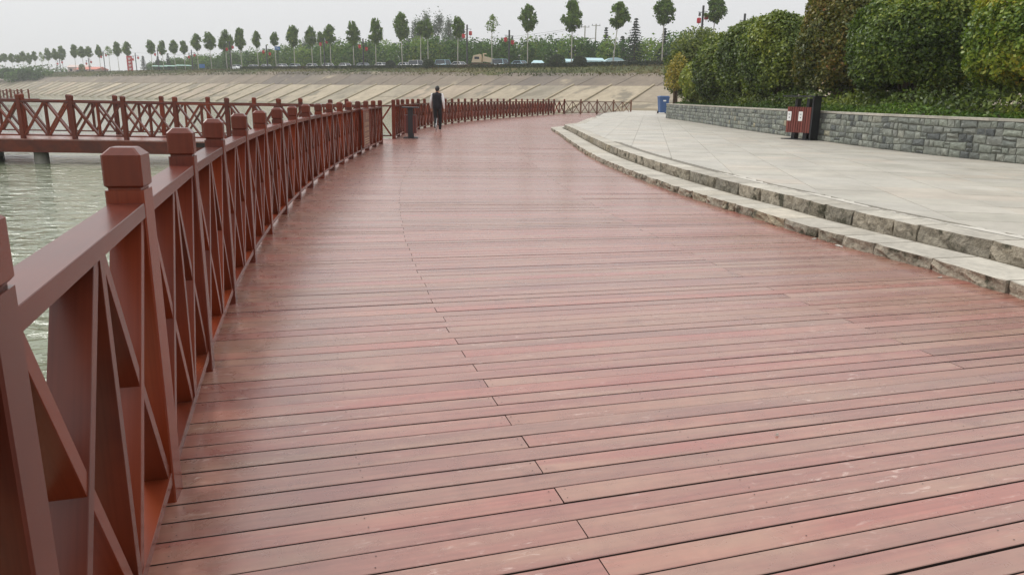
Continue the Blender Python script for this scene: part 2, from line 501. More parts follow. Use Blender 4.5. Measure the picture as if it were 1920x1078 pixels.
near_corner = [(-1.1656, 2.3248), (-1.529, 3.5723), (-1.8556, 4.83), (-2.1475, 6.0962), (-2.4067, 7.3694), (-2.6355, 8.6485), (-2.836, 9.9324),
               (-3.0104, 11.22), (-3.1611, 12.5106), (-3.2904, 13.8035), (-3.4006, 15.0982), (-3.494, 16.3943), (-3.5729, 17.6913), (-3.6398, 18.9889),
               (-3.6969, 20.287), (-3.7467, 21.5855)]
near_posts = []
for i, (x, y) in enumerate(near_corner):
    a = math.atan2(near_corner[min(i + 1, 15)][0] - near_corner[max(i - 1, 0)][0], near_corner[min(i + 1, 15)][1] - near_corner[max(i - 1, 0)][1])
    lx, ly = -0.056, 0.056
    near_posts.append((x + lx * math.cos(a) + ly * math.sin(a), y - lx * math.sin(a) + ly * math.cos(a)))
near_posts[0] = (near_posts[0][0] + 0.017, near_posts[0][1]); near_posts[1] = (near_posts[1][0] + 0.012, near_posts[1][1])
near_posts = [(-0.445, -0.19), (-0.827, 1.080)] + near_posts
far_posts = [tuple(p) for p in resample([(-3.84, 24.25), (-3.97, 27.2), (-3.97, 30.6), (-3.78, 33.6), (-3.32, 37.2), (-2.68, 41.2), (-1.82, 45.2), (-0.78, 49.3),
                                         (0.40, 53.3), (1.76, 57.8), (3.25, 62.0), (4.1, 64.1)], 1.42)]
far_posts[-1] = (4.12, 64.15)
end_posts = [(4.12, 64.15), (5.52, 64.5), (6.95, 65.1), (8.4, 65.6), (9.95, 66.0)]
left_edge = resample([(1.3, -4.0), (0.15, -1.6)] + near_posts[::2] + [near_posts[-1]] + far_posts[::2] + [far_posts[-1]], 0.115)

right_base = [(4.45, -3.5), (4.3, -1.0), (4.15, 1.5), (3.95, 3.8), (3.75, 5.15), (3.62, 6.06), (3.37, 6.96), (3.06, 8.14), (2.88, 9.15), (2.6, 10.5), (2.2, 13.3),
              (1.9, 16.5), (1.77, 19.5), (1.70, 24.0), (1.66, 28.3), (1.56, 32.2)]
back_edge = [(1.75, 33.5), (2.25, 34.9), (2.83, 38.8), (3.94, 45.4), (5.4, 53.0), (7.53, 63.9), (11.3, 74.6)]
LOW = resample(right_base, 0.25)
RB = np.vstack([LOW, resample(back_edge, 0.5)])

# ------------------------------------------------------------------ ground, water, land
ground = obj('ground', mesh_from([(-1500, -1400, -2.6), (1500, -1400, -2.6), (1500, 1500, -2.6), (-1500, 1500, -2.6)], [(0, 1, 2, 3)]), M['earth'])
tag(ground, 'bare earth of the lake bed and plain', kind='structure')
water = obj('water', mesh_from([(-1400, -300, -0.7), (60, -300, -0.7), (60, 420, -0.7), (-1400, 420, -0.7)], [(0, 1, 2, 3)]), M['water'])
tag(water, 'pale green rippled lake water', kind='structure')

# far bank: berm line and outward normals
berm = resample([(62, 66), (46, 80), (32, 92), (19.2, 102), (6.5, 114.5), (-5.85, 128), (-22, 143), (-39.9, 158), (-57, 173), (-75, 188), (-93, 206), (-112.8, 225), (-138, 250),
                 (-164.5, 275), (-207, 312), (-262, 355), (-340, 405)], 7.0, 1.2)
bt, bn = normals(berm)
bu = berm[:, 0]
zb = np.interp(-bu, [-20, 6, 40, 75, 113, 165, 210], [2.95, 2.95, 2.95, 3.1, 3.2, 3.6, 3.8])
zt = np.interp(-bu, [-20, 6, 40, 75, 113, 165, 210], [4.8, 5.2, 5.85, 6.1, 6.1, 6.1, 5.6])
zp = np.interp(-bu, [-20, 6, 40, 75, 113, 165, 210], [6.0, 6.15, 6.45, 6.75, 7.1, 7.4, 7.4])
def bank_pt(i, off, z):
    return (berm[i, 0] + bn[i, 0] * off, berm[i, 1] + bn[i, 1] * off, z)
offs = [(-14.5, lambda i: -2.55), (-11.0, lambda i: -1.2), (-0.15, lambda i: zb[i] - 0.12), (0.9, lambda i: zb[i] - 0.1), (7.0, lambda i: zt[i] - 0.12), (11.5, lambda i: zp[i] - 0.1),
        (17.0, lambda i: zp[i] - 0.05), (19.0, lambda i: zp[i] + 0.4), (40.0, lambda i: zp[i] + 0.4)]
vs, fs = [], []
for i in range(len(berm)):
    for o, zf in offs: vs.append(bank_pt(i, o, zf(i)))
K = len(offs)
for i in range(len(berm) - 1):
    for k in range(K - 1):
        a = i * K + k
        fs.append((a, a + 1, a + K + 1, a + K))
bank = obj('embankment', mesh_from(vs, fs, smooth=False), M['bankbase'])
tag(bank, 'sloping concrete lake bank in two tiers across the water', kind='structure')
# plateau behind, out to the horizon
pv, pf = [], []
for i in range(len(berm)):
    pv.append(bank_pt(i, 39.9, zp[i] + 0.4)); pv.append(bank_pt(i, 160.0, zp[i] + 0.5)); pv.append((berm[i, 0] * 1.8 + bn[i, 0] * 900, min(1480, berm[i, 1] + bn[i, 1] * 1000), 7.2))
for i in range(len(berm) - 1):
    for k in range(2):
        a = i * 3 + k; pf.append((a, a + 1, a + 4, a + 3))
tag(obj('terrain', mesh_from(pv, pf), M['earth']), 'flat land behind the far bank', kind='structure')

# concrete panels and ribs (parts of the bank)
for i in range(len(berm) - 1):
    j = i + 1
    big = berm[i, 1] < 330
    if not big: continue
    def quad(o0, z0, o1, z1, lift, pad, tname, mat, split=1):
        for k in range(split):
            fa, fb = k / split, (k + 1) / split
            P = []
            for (ii, jj, s) in ((i, j, pad), (j, i, pad)):
                for (f) in ((fa + 0.006, fb - 0.006) if ii == i else (fb - 0.006, fa + 0.006)):
                    za = z0(ii) + (z1(ii) - z0(ii)) * f; oo = o0 + (o1 - o0) * f
                    x, y, z = bank_pt(ii, oo, za); x2, y2, _ = bank_pt(jj, oo, za)
                    P.append((x + (x2 - x) * s, y + (y2 - y) * s, z + lift))
            Q = [(p[0], p[1], p[2] - 0.12) for p in P]
            me = mesh_from(P + Q, [(0, 3, 2, 1), (0, 1, 5, 4), (1, 2, 6, 5), (2, 3, 7, 6), (3, 0, 4, 7)])
            me.update()
            obj(tname, me, mat, bank)
    zl = lambda q: -1.2
    zbm = lambda q: zb[q]
    # the slope sheet runs from -11 m at -1.2 to the berm; panels lie 8 cm above it
    quad(-11.0, zl, -0.1, zbm, 0.03, 0.045, 'lower_panel', M['panel_low'], 2 if berm[i, 1] < 140 else 1)
    quad(0.0, lambda q: zb[q] - 0.02, 0.85, lambda q: zb[q] + 0.02, 0.04, 0.002, 'berm_path', M['panel_low'])
    quad(0.95, lambda q: zb[q] + 0.02, 7.0, lambda q: zt[q], 0.03, 0.012, 'upper_panel', M['panel_up'])
    mb = MB()
    a = bank_pt(i, -11.0, -1.2 + 0.06); bb = bank_pt(i, 0.35, zb[i] + 0.10)
    mb.beam(a, bb, 0.32, 0.42)
    mb.build('rib', M['rib'], bank)

# land on the right, behind the promenade
land = []
tag(obj('land', mesh_from([(11.6, -60, 0.18), (200, -60, 0.18), (200, 60, 0.18), (66, 66, 0.18), (40, 84, 0.18), (24, 92, 0.18), (12.5, 96, 0.18), (9.0, 68, 0.18)], [(0, 1, 2, 3, 4, 5, 6, 7)]), M['earth']),
    'earth behind the planter and the promenade', kind='structure')

# ------------------------------------------------------------------ leaves
def leaf_mesh(P, N, size, tint, aspect=0.55, name='leaves', jit=0.9, sizevar=0.35):
    """P points, N preferred normals: one folded diamond per leaf"""
    k = len(P)
    N = N + rng.normal(0, jit, (k, 3))
    N /= np.linalg.norm(N, axis=1)[:, None] + 1e-9
    A = rng.normal(0, 1, (k, 3)); A[:, 2] -= 0.5
    A -= (A * N).sum(1)[:, None] * N
    A /= np.linalg.norm(A, axis=1)[:, None] + 1e-9
    B = np.cross(N, A)
    s = (size * (1 + rng.uniform(-sizevar, sizevar, k)))[:, None]
    V = np.empty((k, 4, 3))
    V[:, 0] = P - A * s * 0.5
    V[:, 1] = P + B * s * aspect * 0.5 - A * s * 0.05 + N * s * 0.08
    V[:, 2] = P + A * s * 0.5
    V[:, 3] = P - B * s * aspect * 0.5 - A * s * 0.05 + N * s * 0.08
    me = bpy.data.meshes.new(name)
    me.vertices.add(k * 4); me.loops.add(k * 4); me.polygons.add(k)
    me.vertices.foreach_set('co', V.astype(np.float32).ravel())
    me.loops.foreach_set('vertex_index', np.arange(k * 4, dtype=np.int32))
    me.polygons.foreach_set('loop_start', np.arange(0, k * 4, 4, dtype=np.int32))
    a = me.attributes.new('tint', 'FLOAT', 'POINT')
    a.data.foreach_set('value', np.repeat(np.clip(tint, 0, 1), 4).astype(np.float32))
    me.update(calc_edges=True)
    return me

def lumps(D, k, seed, amp):
    """smooth random bumps over directions D (n,3)"""
    g = np.random.default_rng(seed)
    r = np.zeros(len(D))
    for _ in range(k):
        c = g.normal(0, 1, 3); c /= np.linalg.norm(c)
        w = g.uniform(6, 26)
        r += g.uniform(-0.5, 1.0) * np.exp(w * (D @ c - 1))
    return r * amp

def sphere_dirs(k):
    D = rng.normal(0, 1, (k, 3))
    return D / np.linalg.norm(D, axis=1)[:, None]

def bush_mesh(rx, ry, h, k, size, seed, power=2.6, amp=0.16, bottom=0.0, tintf=None, shell=0.22, rag=0.5):
    D = sphere_dirs(k)
    # superellipsoid radius, flat-sided
    r = (np.abs(D[:, 0]) ** power + np.abs(D[:, 1]) ** power + np.abs(D[:, 2]) ** power) ** (-1 / power)
    lu = lumps(D, 60, seed, amp)
    r *= 0.94 + 0.13 * np.tanh(lu / 0.13) * (amp / 0.16) - 0.04
    g3 = np.random.default_rng(seed + 9)
    fine = np.full(len(D), -1.0)
    for _ in range(260):
        c3 = g3.normal(0, 1, 3); c3 /= np.linalg.norm(c3)
        fine = np.maximum(fine, np.exp(g3.uniform(90, 240) * (D @ c3 - 1)) - 1)
    r *= 1 + 0.075 * fine
    depth = 1 - shell * rng.uniform(0, 1, k) ** 1.6 + 0.05 * rng.normal(0, 1, k) * rag
    P = D * (r * depth)[:, None] * np.array([rx, ry, h / 2]) + np.array([0, 0, h / 2])
    keep = P[:, 2] > bottom + 0.12 * np.sin(P[:, 0] * 5 + seed) + 0.1 * np.sin(P[:, 1] * 7)
    P, D = P[keep], D[keep]
    # tint: leaf noise + patches
    g = np.random.default_rng(seed + 5)
    pat = np.zeros(len(P))
    for _ in range(9):
        f = g.normal(0, 1.1, 3); pat += np.sin(P @ f + g.uniform(0, 6))
    t = 0.36 + 0.055 * pat + rng.normal(0, 0.13, len(P)) + 0.10 * (P[:, 2] / h - 0.5)
    if tintf is not None: t = t + tintf(P)
    Nn = D / np.array([rx, ry, h / 2]); Nn /= np.linalg.norm(Nn, axis=1)[:, None]
    Nn = Nn * 0.9 + np.array([0, 0, 0.55])
    return leaf_mesh(P, Nn, size, t, 0.6, 'bush_leaves')

def stems(h, spread, k, rad, name, mat, parent):
    mb = MB()
    for i in range(k):
        a = 2 * math.pi * i / k + random.uniform(-.3, .3)
        p = [(random.uniform(-.12, .12), random.uniform(-.12, .12), -0.05)]
        for q in (0.35, 0.7, 1.0):
            p.append((math.cos(a) * spread * q ** 1.4 + random.uniform(-.08, .08), math.sin(a) * spread * q ** 1.4 + random.uniform(-.08, .08), h * q))
        mb.tube(p, [rad, rad * .75, rad * .5, rad * .2], 6)
    return mb.build(name, mat, parent, smooth=True)

# ------------------------------------------------------------------ boardwalk
deck = empty('boardwalk', (0, 0, 0), label='reddish brown plank boardwalk curving along the lake', kind='structure')
lt, ln = normals(left_edge)
# smooth heading so that rows fan gently
head = np.arctan2(lt[:, 0], lt[:, 1])
kern = np.ones(61) / 61
head = np.convolve(np.pad(head, 30, mode='edge'), kern, mode='valid')
RBs = RB

def hit_right(p, d):
    best = None
    for i in range(len(RBs) - 1):
        a, b2 = RBs[i], RBs[i + 1]
        e = b2 - a
        den = d[0] * e[1] - d[1] * e[0]
        if abs(den) < 1e-9: continue
        w = a - p
        t = (w[0] * e[1] - w[1] * e[0]) / den
        u = (w[0] * d[1] - w[1] * d[0]) / den
        if t > 0 and -1e-6 <= u <= 1 + 1e-6 and (best is None or t < best): best = t
    return best

rows = []
for i in range(0, len(left_edge)):
    p = left_edge[i]
    if p[1] > 64.3: break
    a = head[i]
    d = np.array([math.cos(a), -math.sin(a)])
    ext = 0.13
    if 21.9 < p[1] < 24.0: ext = 0.45
    t = hit_right(p, d)
    if t is None: t = 4.6 if p[1] < 10 else 9.0
    rows.append((p, d, -ext, t + 0.10))
# plank geometry between row lines i and i+1, with gaps
def plank_geo(i, u0, u1, segs, gap):
    p0, d0, _, _ = rows[i]; p1, d1, _, _ = rows[i + 1]
    g0, g1 = gap
    vs, uv = [], []
    th = 0.028
    zoff = random.uniform(-0.0015, 0.0012)
    bow = random.uniform(-1, 1) * 0.0012
    tilt = random.uniform(-1, 1) * 0.0008
    warp = random.random() < 0.24
    wc = random.uniform(u0, u1); wa = random.uniform(0.004, 0.009)
    cols = []
    for k in range(segs + 1):
        u = u0 + (u1 - u0) * k / segs
        a = np.array(p0) + d0 * u; b_ = np.array(p1) + d1 * u
        w = (b_ - a); L = np.linalg.norm(w); w /= L
        q = (k / segs) * 2 - 1
        e0 = g0 + bow * (1 - q * q) + (wa * math.exp(-((u - wc) / 0.5) ** 2) if warp else 0)
        A = a + w * e0; B = b_ - w * (g1 - bow * (1 - q * q))
        cols.append((A, B, zoff, u))
    off = random.uniform(0, 90)
    for A, B, z, u in cols:
        ch = 0.0022
        w = (B - A) / np.linalg.norm(B - A)
        z0, z1 = z - tilt, z + tilt
        vs += [(A[0], A[1], z0 - th), (A[0], A[1], z0 - ch), (A[0] + w[0] * ch, A[1] + w[1] * ch, z0), (B[0] - w[0] * ch, B[1] - w[1] * ch, z1), (B[0], B[1], z1 - ch), (B[0], B[1], z1 - th)]
    vv = [-0.03, -0.003, 0.0, 0.105, 0.108, 0.135]
    fs, uvs, mi = [], [], []
    for k in range(segs):
        for j in range(5):
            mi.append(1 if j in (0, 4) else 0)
            a = k * 6 + j
            fs.append((a, a + 6, a + 7, a + 1))
            ua, ub = off + cols[k][3], off + cols[k + 1][3]
            uvs.append([(ua, off + vv[j]), (ub, off + vv[j]), (ub, off + vv[j + 1]), (ua, off + vv[j + 1])])
    e = segs * 6
    fs.append((0, 1, 2, 3, 4, 5)); uvs.append([(off, off + v) for v in vv])
    fs.append(tuple(e + q for q in (5, 4, 3, 2, 1, 0))); uvs.append([(off, off + v) for v in reversed(vv)])
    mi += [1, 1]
    return vs, fs, uvs, mi

SEAM_A, SEAM_B = 1.36, 3.92
screw = MB()
nplank = 0
far_mb = MB()
for i in range(len(rows) - 1):
    p, d, u0, u1 = rows[i]
    if p[1] < -0.9: continue
    js = []
    c0 = SEAM_A if i % 2 == 0 else SEAM_B
    js = [c0 + 5.1 * k for k in range(-1, 4)]
    js = [x + random.uniform(-0.012, 0.012) for x in js if u0 + 0.25 < x < u1 - 0.2]
    ends = [u0] + js + [u1]
    g = (random.uniform(0.0022, 0.0052), random.uniform(0.0022, 0.0052))
    for k in range(len(ends) - 1):
        a, b_ = ends[k] + (0.002 if k else 0), ends[k + 1] - (0.002 if k < len(ends) - 2 else 0)
        near = nplank < 300
        vs, fs, uvs, mi = plank_geo(i, a, b_, max(2, int((b_ - a) / (0.5 if near else 2.0))), g)
        tt = random.random()
        if near:
            me = mesh_from(vs, fs, uvs, [tt] * len(vs))
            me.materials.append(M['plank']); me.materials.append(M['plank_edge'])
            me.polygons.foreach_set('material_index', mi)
            obj('plank', me, M['plank'], deck)
            nplank += 1
        else:
            far_mb.add(vs, fs, uvs, tt)
            far_mb.mi[-len(mi):] = mi
    # screws over the joists
    if p[1] < 9:
        for c in [ends[0] + 0.2] + [j + s for j in js for s in (-0.03, 0.03)] + [0.68, 2.05, 2.72, 3.3]:
            if not (u0 < c < u1) or random.random() < 0.3: continue
            for f in (0.25, 0.75):
                q = np.array(p) + d * (c + random.uniform(-.012, .012)); w = np.array([-d[1], d[0]])
                q = q + w * 0.115 * f
                pts = [(q[0] + 0.0026 * math.cos(t), q[1] + 0.0026 * math.sin(t), 0.0012) for t in np.linspace(0, 2 * math.pi, 6, endpoint=False)]
                screw.add(pts, [tuple(range(6))])
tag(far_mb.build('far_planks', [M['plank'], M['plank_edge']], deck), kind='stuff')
tag(screw.build('screws', M['screw'], deck), kind='stuff')
# near-black sheet, underdeck shade put into its colour, and fascia on the lake side
vs, fs = [], []
sub = rows[::6]
for p, d, a, b_ in sub:
    A = p + d * (a + 0.02); B = p + d * (b_ - 0.02)
    vs += [(A[0], A[1], -0.05), (B[0], B[1], -0.05)]
for i in range(len(sub) - 1):
    fs.append((2 * i, 2 * i + 1, 2 * i + 3, 2 * i + 2))
obj('dark_underlay', mesh_from(vs, fs), M['under'], deck)
mb = MB()
for i in range(len(sub) - 1):
    A = sub[i][0] + sub[i][1] * (sub[i][2] + 0.015); B = sub[i + 1][0] + sub[i + 1][1] * (sub[i + 1][2] + 0.015)
    mb.beam((A[0], A[1], -0.2), (B[0], B[1], -0.2), 0.05, 0.33)
mb.build('fascia', M['rail'], deck)
for i in range(2, len(sub), 4):
    q = sub[i][0] + sub[i][1] * 0.35
    mb = MB(); mb.tube([(q[0], q[1], -2.6), (q[0], q[1], -0.06)], 0.15, 12)
    mb.build('pile', M['concrete'], deck, smooth=True)

# ------------------------------------------------------------------ stone steps
steps = empty('stone_steps', (0, 0, 0), label='two low rough stone steps between boardwalk and paving', kind='structure')
H1, H2 = 0.10, 0.24
SP = resample(right_base + [(1.62, 33.0), (1.9, 34.0), (2.35, 35.4), (2.86, 38.8), (3.96, 45.4)], 0.05)
st, sn = normals(SP)
# widen smoothly: normals averaged
for q in range(2):
    sn = np.stack([np.convolve(np.pad(sn[:, c], 20, mode='edge'), np.ones(41) / 41, mode='valid') for c in (0, 1)], 1)
sn /= np.linalg.norm(sn, axis=1)[:, None]
def sp(s, off):
    i = min(max(s / 0.05, 0), len(SP) - 1.001); k = int(i); f = i - k
    p = SP[k] * (1 - f) + SP[k + 1] * f; nn = sn[k] * (1 - f) + sn[k + 1] * f
    return p + nn * off
S_END = (len(SP) - 1) * 0.05
S_NOSE = 38.6

def kerb(s0, s1, o0, o1, z0, z1, tint):
    """one rough-faced kerb block: front face displaced, top smooth"""
    nx, nz = (6, 3) if s0 < 18 else (3, 2)
    vs, fs, mi = [], [], []
    g = 0.008
    s0 += g; s1 -= g
    o0 += random.uniform(-0.012, 0.012)
    for a in range(nx + 1):
        s = s0 + (s1 - s0) * a / nx
        for b_ in range(nz + 1):
            f = b_ / nz
            rough = random.uniform(-0.026, 0.020) if 0 < b_ < nz else (random.uniform(-0.005, 0.005) if b_ == nz else random.uniform(-0.012, 0.004))
            edge = 0.024 if a in (0, nx) else 0
            p = sp(s, o0 + rough + edge)
            vs.append((p[0], p[1], z0 + (z1 - z0) * f - (0.006 if (b_ == nz and a in (0, nx)) else 0) + (random.uniform(-.003, .002) if b_ == nz else 0)))
    for a in range(nx):
        for b_ in range(nz):
            i = a * (nz + 1) + b_
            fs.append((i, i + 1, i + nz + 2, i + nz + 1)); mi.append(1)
    base = len(vs)
    for a in range(nx + 1):
        s = s0 + (s1 - s0) * a / nx
        p = sp(s, o0 + 0.022); vs.append((p[0], p[1], z1 + 0.001))
        p = sp(s, o1); vs.append((p[0], p[1], z1))
        vs.append((p[0], p[1], z0))
    for a in range(nx):
        t0 = a * (nz + 1) + nz; t1 = t0 + nz + 1
        b0 = base + a * 3; b1 = b0 + 3
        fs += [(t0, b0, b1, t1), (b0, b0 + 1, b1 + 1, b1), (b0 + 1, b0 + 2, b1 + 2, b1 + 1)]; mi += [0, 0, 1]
    for a, flip in ((0, False), (nx, True)):
        col = [a * (nz + 1) + b_ for b_ in range(nz + 1)] + [base + a * 3, base + a * 3 + 1, base + a * 3 + 2]
        fs.append(tuple(col if not flip else reversed(col))); mi.append(1)
    me = mesh_from(vs, fs, None, [tint] * len(vs))
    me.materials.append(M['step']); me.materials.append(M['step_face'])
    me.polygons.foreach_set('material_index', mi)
    return me

for (name, o0, o1, z0, z1, send) in (('lower_kerb_stone', 0.0, 0.47, -0.03, H1, S_NOSE + 3.0), ('upper_kerb_stone', 0.57, 0.92, -0.02, H2, S_END)):
    s = 2.2
    while s < send - 0.3:
        L = random.choice([0.32, 0.42, 0.5, 0.62, 0.78]) if s > 10 else random.choice([0.42, 0.55, 0.68, 0.8])
        me = kerb(s, min(s + L, send), o0, o1, z0, z1, random.random())
        obj(name, me, M['step'], steps)
        s += L
def strip(o0, o1, z, s0, s1, name, mat, parent, step=0.25, jag=0.0):
    vs, fs = [], []
    k = 0
    s = s0
    while s <= s1:
        p = sp(s, o0 + random.uniform(-jag, jag)); q = sp(s, o1 + random.uniform(-jag, jag))
        vs += [(p[0], p[1], z), (q[0], q[1], z)]; s += step; k += 1
    for i in range(k - 1): fs.append((2 * i, 2 * i + 1, 2 * i + 3, 2 * i + 2))
    return obj(name, mesh_from(vs, fs), mat, parent)
strip(0.30, 0.75, H1 - 0.018, 2.2, S_END, 'gutter', M['gutter'], steps)
vs, fs = [], []
for k in range(170):
    s_ = 2.2 + k * 0.08; w_ = 0.05 + 0.045 * math.sin(k * 0.21) + random.uniform(-.035, .05)
    p = sp(s_, 0.925); q = sp(s_, 0.945 + max(0.005, w_)); vs += [(p[0], p[1], H2 + 0.003), (q[0], q[1], H2 + 0.0035)]
for k in range(169): fs.append((2 * k, 2 * k + 1, 2 * k + 3, 2 * k + 2))
obj('mortar_strip', mesh_from(vs, fs), M['mortar'], steps)

# ------------------------------------------------------------------ promenade paving
wall_line = [(15.6, 6.0), (12.7, 9.5), (11.2, 12.3), (10.1, 14.94), (9.82, 16.0), (9.5, 17.2), (9.22, 20.0), (9.14, 23.5), (9.04, 27.6), (9.03, 31.0), (9.16, 36.0), (9.2, 41.0), (9.14, 46.4)]
WL = resample(wall_line, 0.1)
pave = empty('promenade_paving', (0, 0, 0), label='pale beige stone paving beside the boardwalk', kind='structure')
# base sheet, 12 mm under the slab faces
left_b = [tuple(sp(s, 0.8)) for s in np.arange(0, S_END, 1.0)] + [(5.7, 53.0), (7.8, 63.9), (11.5, 74.6)]
vs = [(x, y, H2 - 0.012) for x, y in left_b] + [(60, y, H2 - 0.012) for x, y in left_b]
nL = len(left_b)
obj('slab_bed', mesh_from(vs, [(i, i + 1, nL + i + 1, nL + i) for i in range(nL - 1)][::1]), M['slab_base'], pave)
pedge = np.array([sp(s, 1.08 if s < 24 else 0.93) for s in np.arange(0, S_END, 0.25)] + [(5.45, 53.0), (7.6, 63.9), (11.3, 74.6)])

def clip(poly, a, b_, keep_right=True):
    """Sutherland-Hodgman against the line a->b, keeping its right side"""
    out = []
    nx, ny = (b_[1] - a[1]), -(b_[0] - a[0])
    def sd(p): return (p[0] - a[0]) * nx + (p[1] - a[1]) * ny
    for i in range(len(poly)):
        p, q = poly[i], poly[(i + 1) % len(poly)]
        dp, dq = sd(p), sd(q)
        if dp >= 0: out.append(p)
        if (dp >= 0) != (dq >= 0):
            t = dp / (dp - dq); out.append((p[0] + (q[0] - p[0]) * t, p[1] + (q[1] - p[1]) * t))
    return out
def near_seg(line, c):
    d = np.linalg.norm(line - np.array(c), axis=1); i = int(np.argmin(d)); i = min(max(i, 1), len(line) - 2)
    return line[i - 1], line[i + 1]
ang = R(10.0)
ca, sa = math.cos(ang), math.sin(ang)
slabs = []
SX, SY = 0.88, 0.60
for iy in range(-2, 122):
    for ix in range(-22, 34):
        shift = 0.0
        cx0, cy0 = ix * SX + shift + 4, iy * SY + 1.0
        quad0 = [(cx0, cy0), (cx0 + SX - 0.007, cy0), (cx0 + SX - 0.007, cy0 + SY - 0.007), (cx0, cy0 + SY - 0.007)]
        q = [(x * ca + y * sa, -x * sa + y * ca) for x, y in quad0]
        c0 = (sum(p[0] for p in q) / 4, sum(p[1] for p in q) / 4)
        if c0[1] < 1.5 or c0[1] > 74 or c0[0] < 1 or c0[0] > 16: continue
        dl = np.linalg.norm(pedge - np.array(c0), axis=1).min()
        a, b_ = near_seg(pedge, c0)
        q = clip(q, a, b_)
        if len(q) < 3: continue
        if c0[1] < 46:
            a, b_ = near_seg(WL, c0)
            q = clip(q, b_, a)
            if len(q) < 3: continue
        elif c0[0] > 13.5: continue
        ar = 0.5 * abs(sum(q[i][0] * q[(i + 1) % len(q)][1] - q[(i + 1) % len(q)][0] * q[i][1] for i in range(len(q))))
        if ar < 0.004: continue
        slabs.append((c0[1], c0[0], q))
slabs.sort(key=lambda s: s[0])
far_sl = MB(); nsl = 0
for y0, x0, q in slabs:
    dz = random.uniform(-0.0012, 0.0012)
    k = len(q)
    vs = [(x, y, H2 + dz) for x, y in q] + [(x, y, H2 - 0.014) for x, y in q]
    fs = [tuple(range(k))] + [(i, k + i, k + (i + 1) % k, (i + 1) % k) for i in range(k)]
    inview = abs(x0) < 0.72 * y0 + 0.8
    if inview and nsl < 300:
        obj('paving_slab', mesh_from(vs, fs, None, [random.random()] * (2 * k)), M['slab'], pave); nsl += 1
    else:
        far_sl.add(vs, fs, None, random.random())
tag(far_sl.build('far_slabs', M['slab'], pave), kind='stuff')

# ------------------------------------------------------------------ planter wall
wall = empty('planter_wall', (9.4, 22.0, H2), label='long low grey green stone block wall holding the shrub bed', cat='wall')
wt, wn = normals(WL)
WH = 0.86
def wob(s, z):
    return z + (0.014 * math.sin(s * 1.9 + z * 9) + 0.010 * math.sin(s * 4.3 + z * 23)) * (1 if 0.1 < z < 0.7 else 0)
def wp(s, off):
    i = min(max(s / 0.1, 0), len(WL) - 1.001); k = int(i); f = i - k
    p = WL[k] * (1 - f) + WL[k + 1] * f; nn = wn[k] * (1 - f) + wn[k + 1] * f
    return p + nn * off
WS = (len(WL) - 1) * 0.1
O = np.array([9.4, 22.0, H2])
def stone_geo(s0, s1, z0, z1, out=0.0):
    """pillow-faced block; front face towards the promenade (normal to the left)"""
    g = 0.010; s0 += g; s1 -= g; z0 += g; z1 -= g
    j = lambda a: random.uniform(-a, a)
    vs = []
    ch = 0.022
    prj = 0.012 + random.uniform(0, 0.022) + out
    corners = [(s0 + j(.014), wob(s0, z0) + j(.011)), (s1 + j(.014), wob(s1, z0) + j(.011)), (s1 + j(.014), wob(s1, z1) + j(.011)), (s0 + j(.014), wob(s0, z1) + j(.011))]
    cs, cz = (s0 + s1) / 2, (z0 + z1) / 2
    for (s, z) in corners: p = wp(s, 0.012); vs.append((p[0] - O[0], p[1] - O[1], z))
    for (s, z) in corners: p = wp(s, -prj * 0.55); vs.append((p[0] - O[0], p[1] - O[1], z))
    for (s, z) in corners:
        s2 = s + (ch if s < cs else -ch); z2 = z + (ch if z < cz else -ch)
        p = wp(s2, -prj + j(.007)); vs.append((p[0] - O[0], p[1] - O[1], z2))
    p = wp(cs + j(.04), -prj - 0.008 - random.uniform(0, .012)); vs.append((p[0] - O[0], p[1] - O[1], cz + j(.02)))
    fs = []
    for i in range(4):
        k = (i + 1) % 4
        fs += [(i, i + 4, k + 4, k), (i + 4, i + 8, k + 8, k + 4), (i + 8, 12, k + 8)]
    return vs, fs
stones = []
courses = [0.0, 0.165, 0.325, 0.50, 0.645, WH - 0.055]
for c_ in range(5):
    s = random.uniform(0, 0.3)
    while s < WS - 0.15:
        L = random.choice([0.16, 0.21, 0.26, 0.32, 0.42])
        e = min(s + L, WS)
        z0, z1 = courses[c_], courses[c_ + 1]
        y = wp(s, 0)[1]
        if random.random() < 0.06 and c_ < 3 and L < 0.4:
            mid = (z0 + z1) / 2 + random.uniform(-.02, .02)
            stones.append((y, s, e, z0, mid)); stones.append((y, s, e, mid, z1))
        else:
            stones.append((y, s, e, z0, z1))
        s = e
stones.sort(key=lambda q: (q[0] < 14.2, q[0]))
far_st = MB(); ns = 0
for (y, s, e, z0, z1) in stones:
    vs, fs = stone_geo(s, e, z0, z1)
    t = random.random()
    if t > 0.97 and random.random() < 0.75: t = random.choice([0.95, 0.3, 0.5])
    if ns < 300:
        obj('stone', mesh_from(vs, fs, None, [t] * len(vs)), M['wallstone'], wall); ns += 1
    else: far_st.add(vs, fs, None, t)
tag(far_st.build('far_stones', M['wallstone'], wall), kind='stuff')
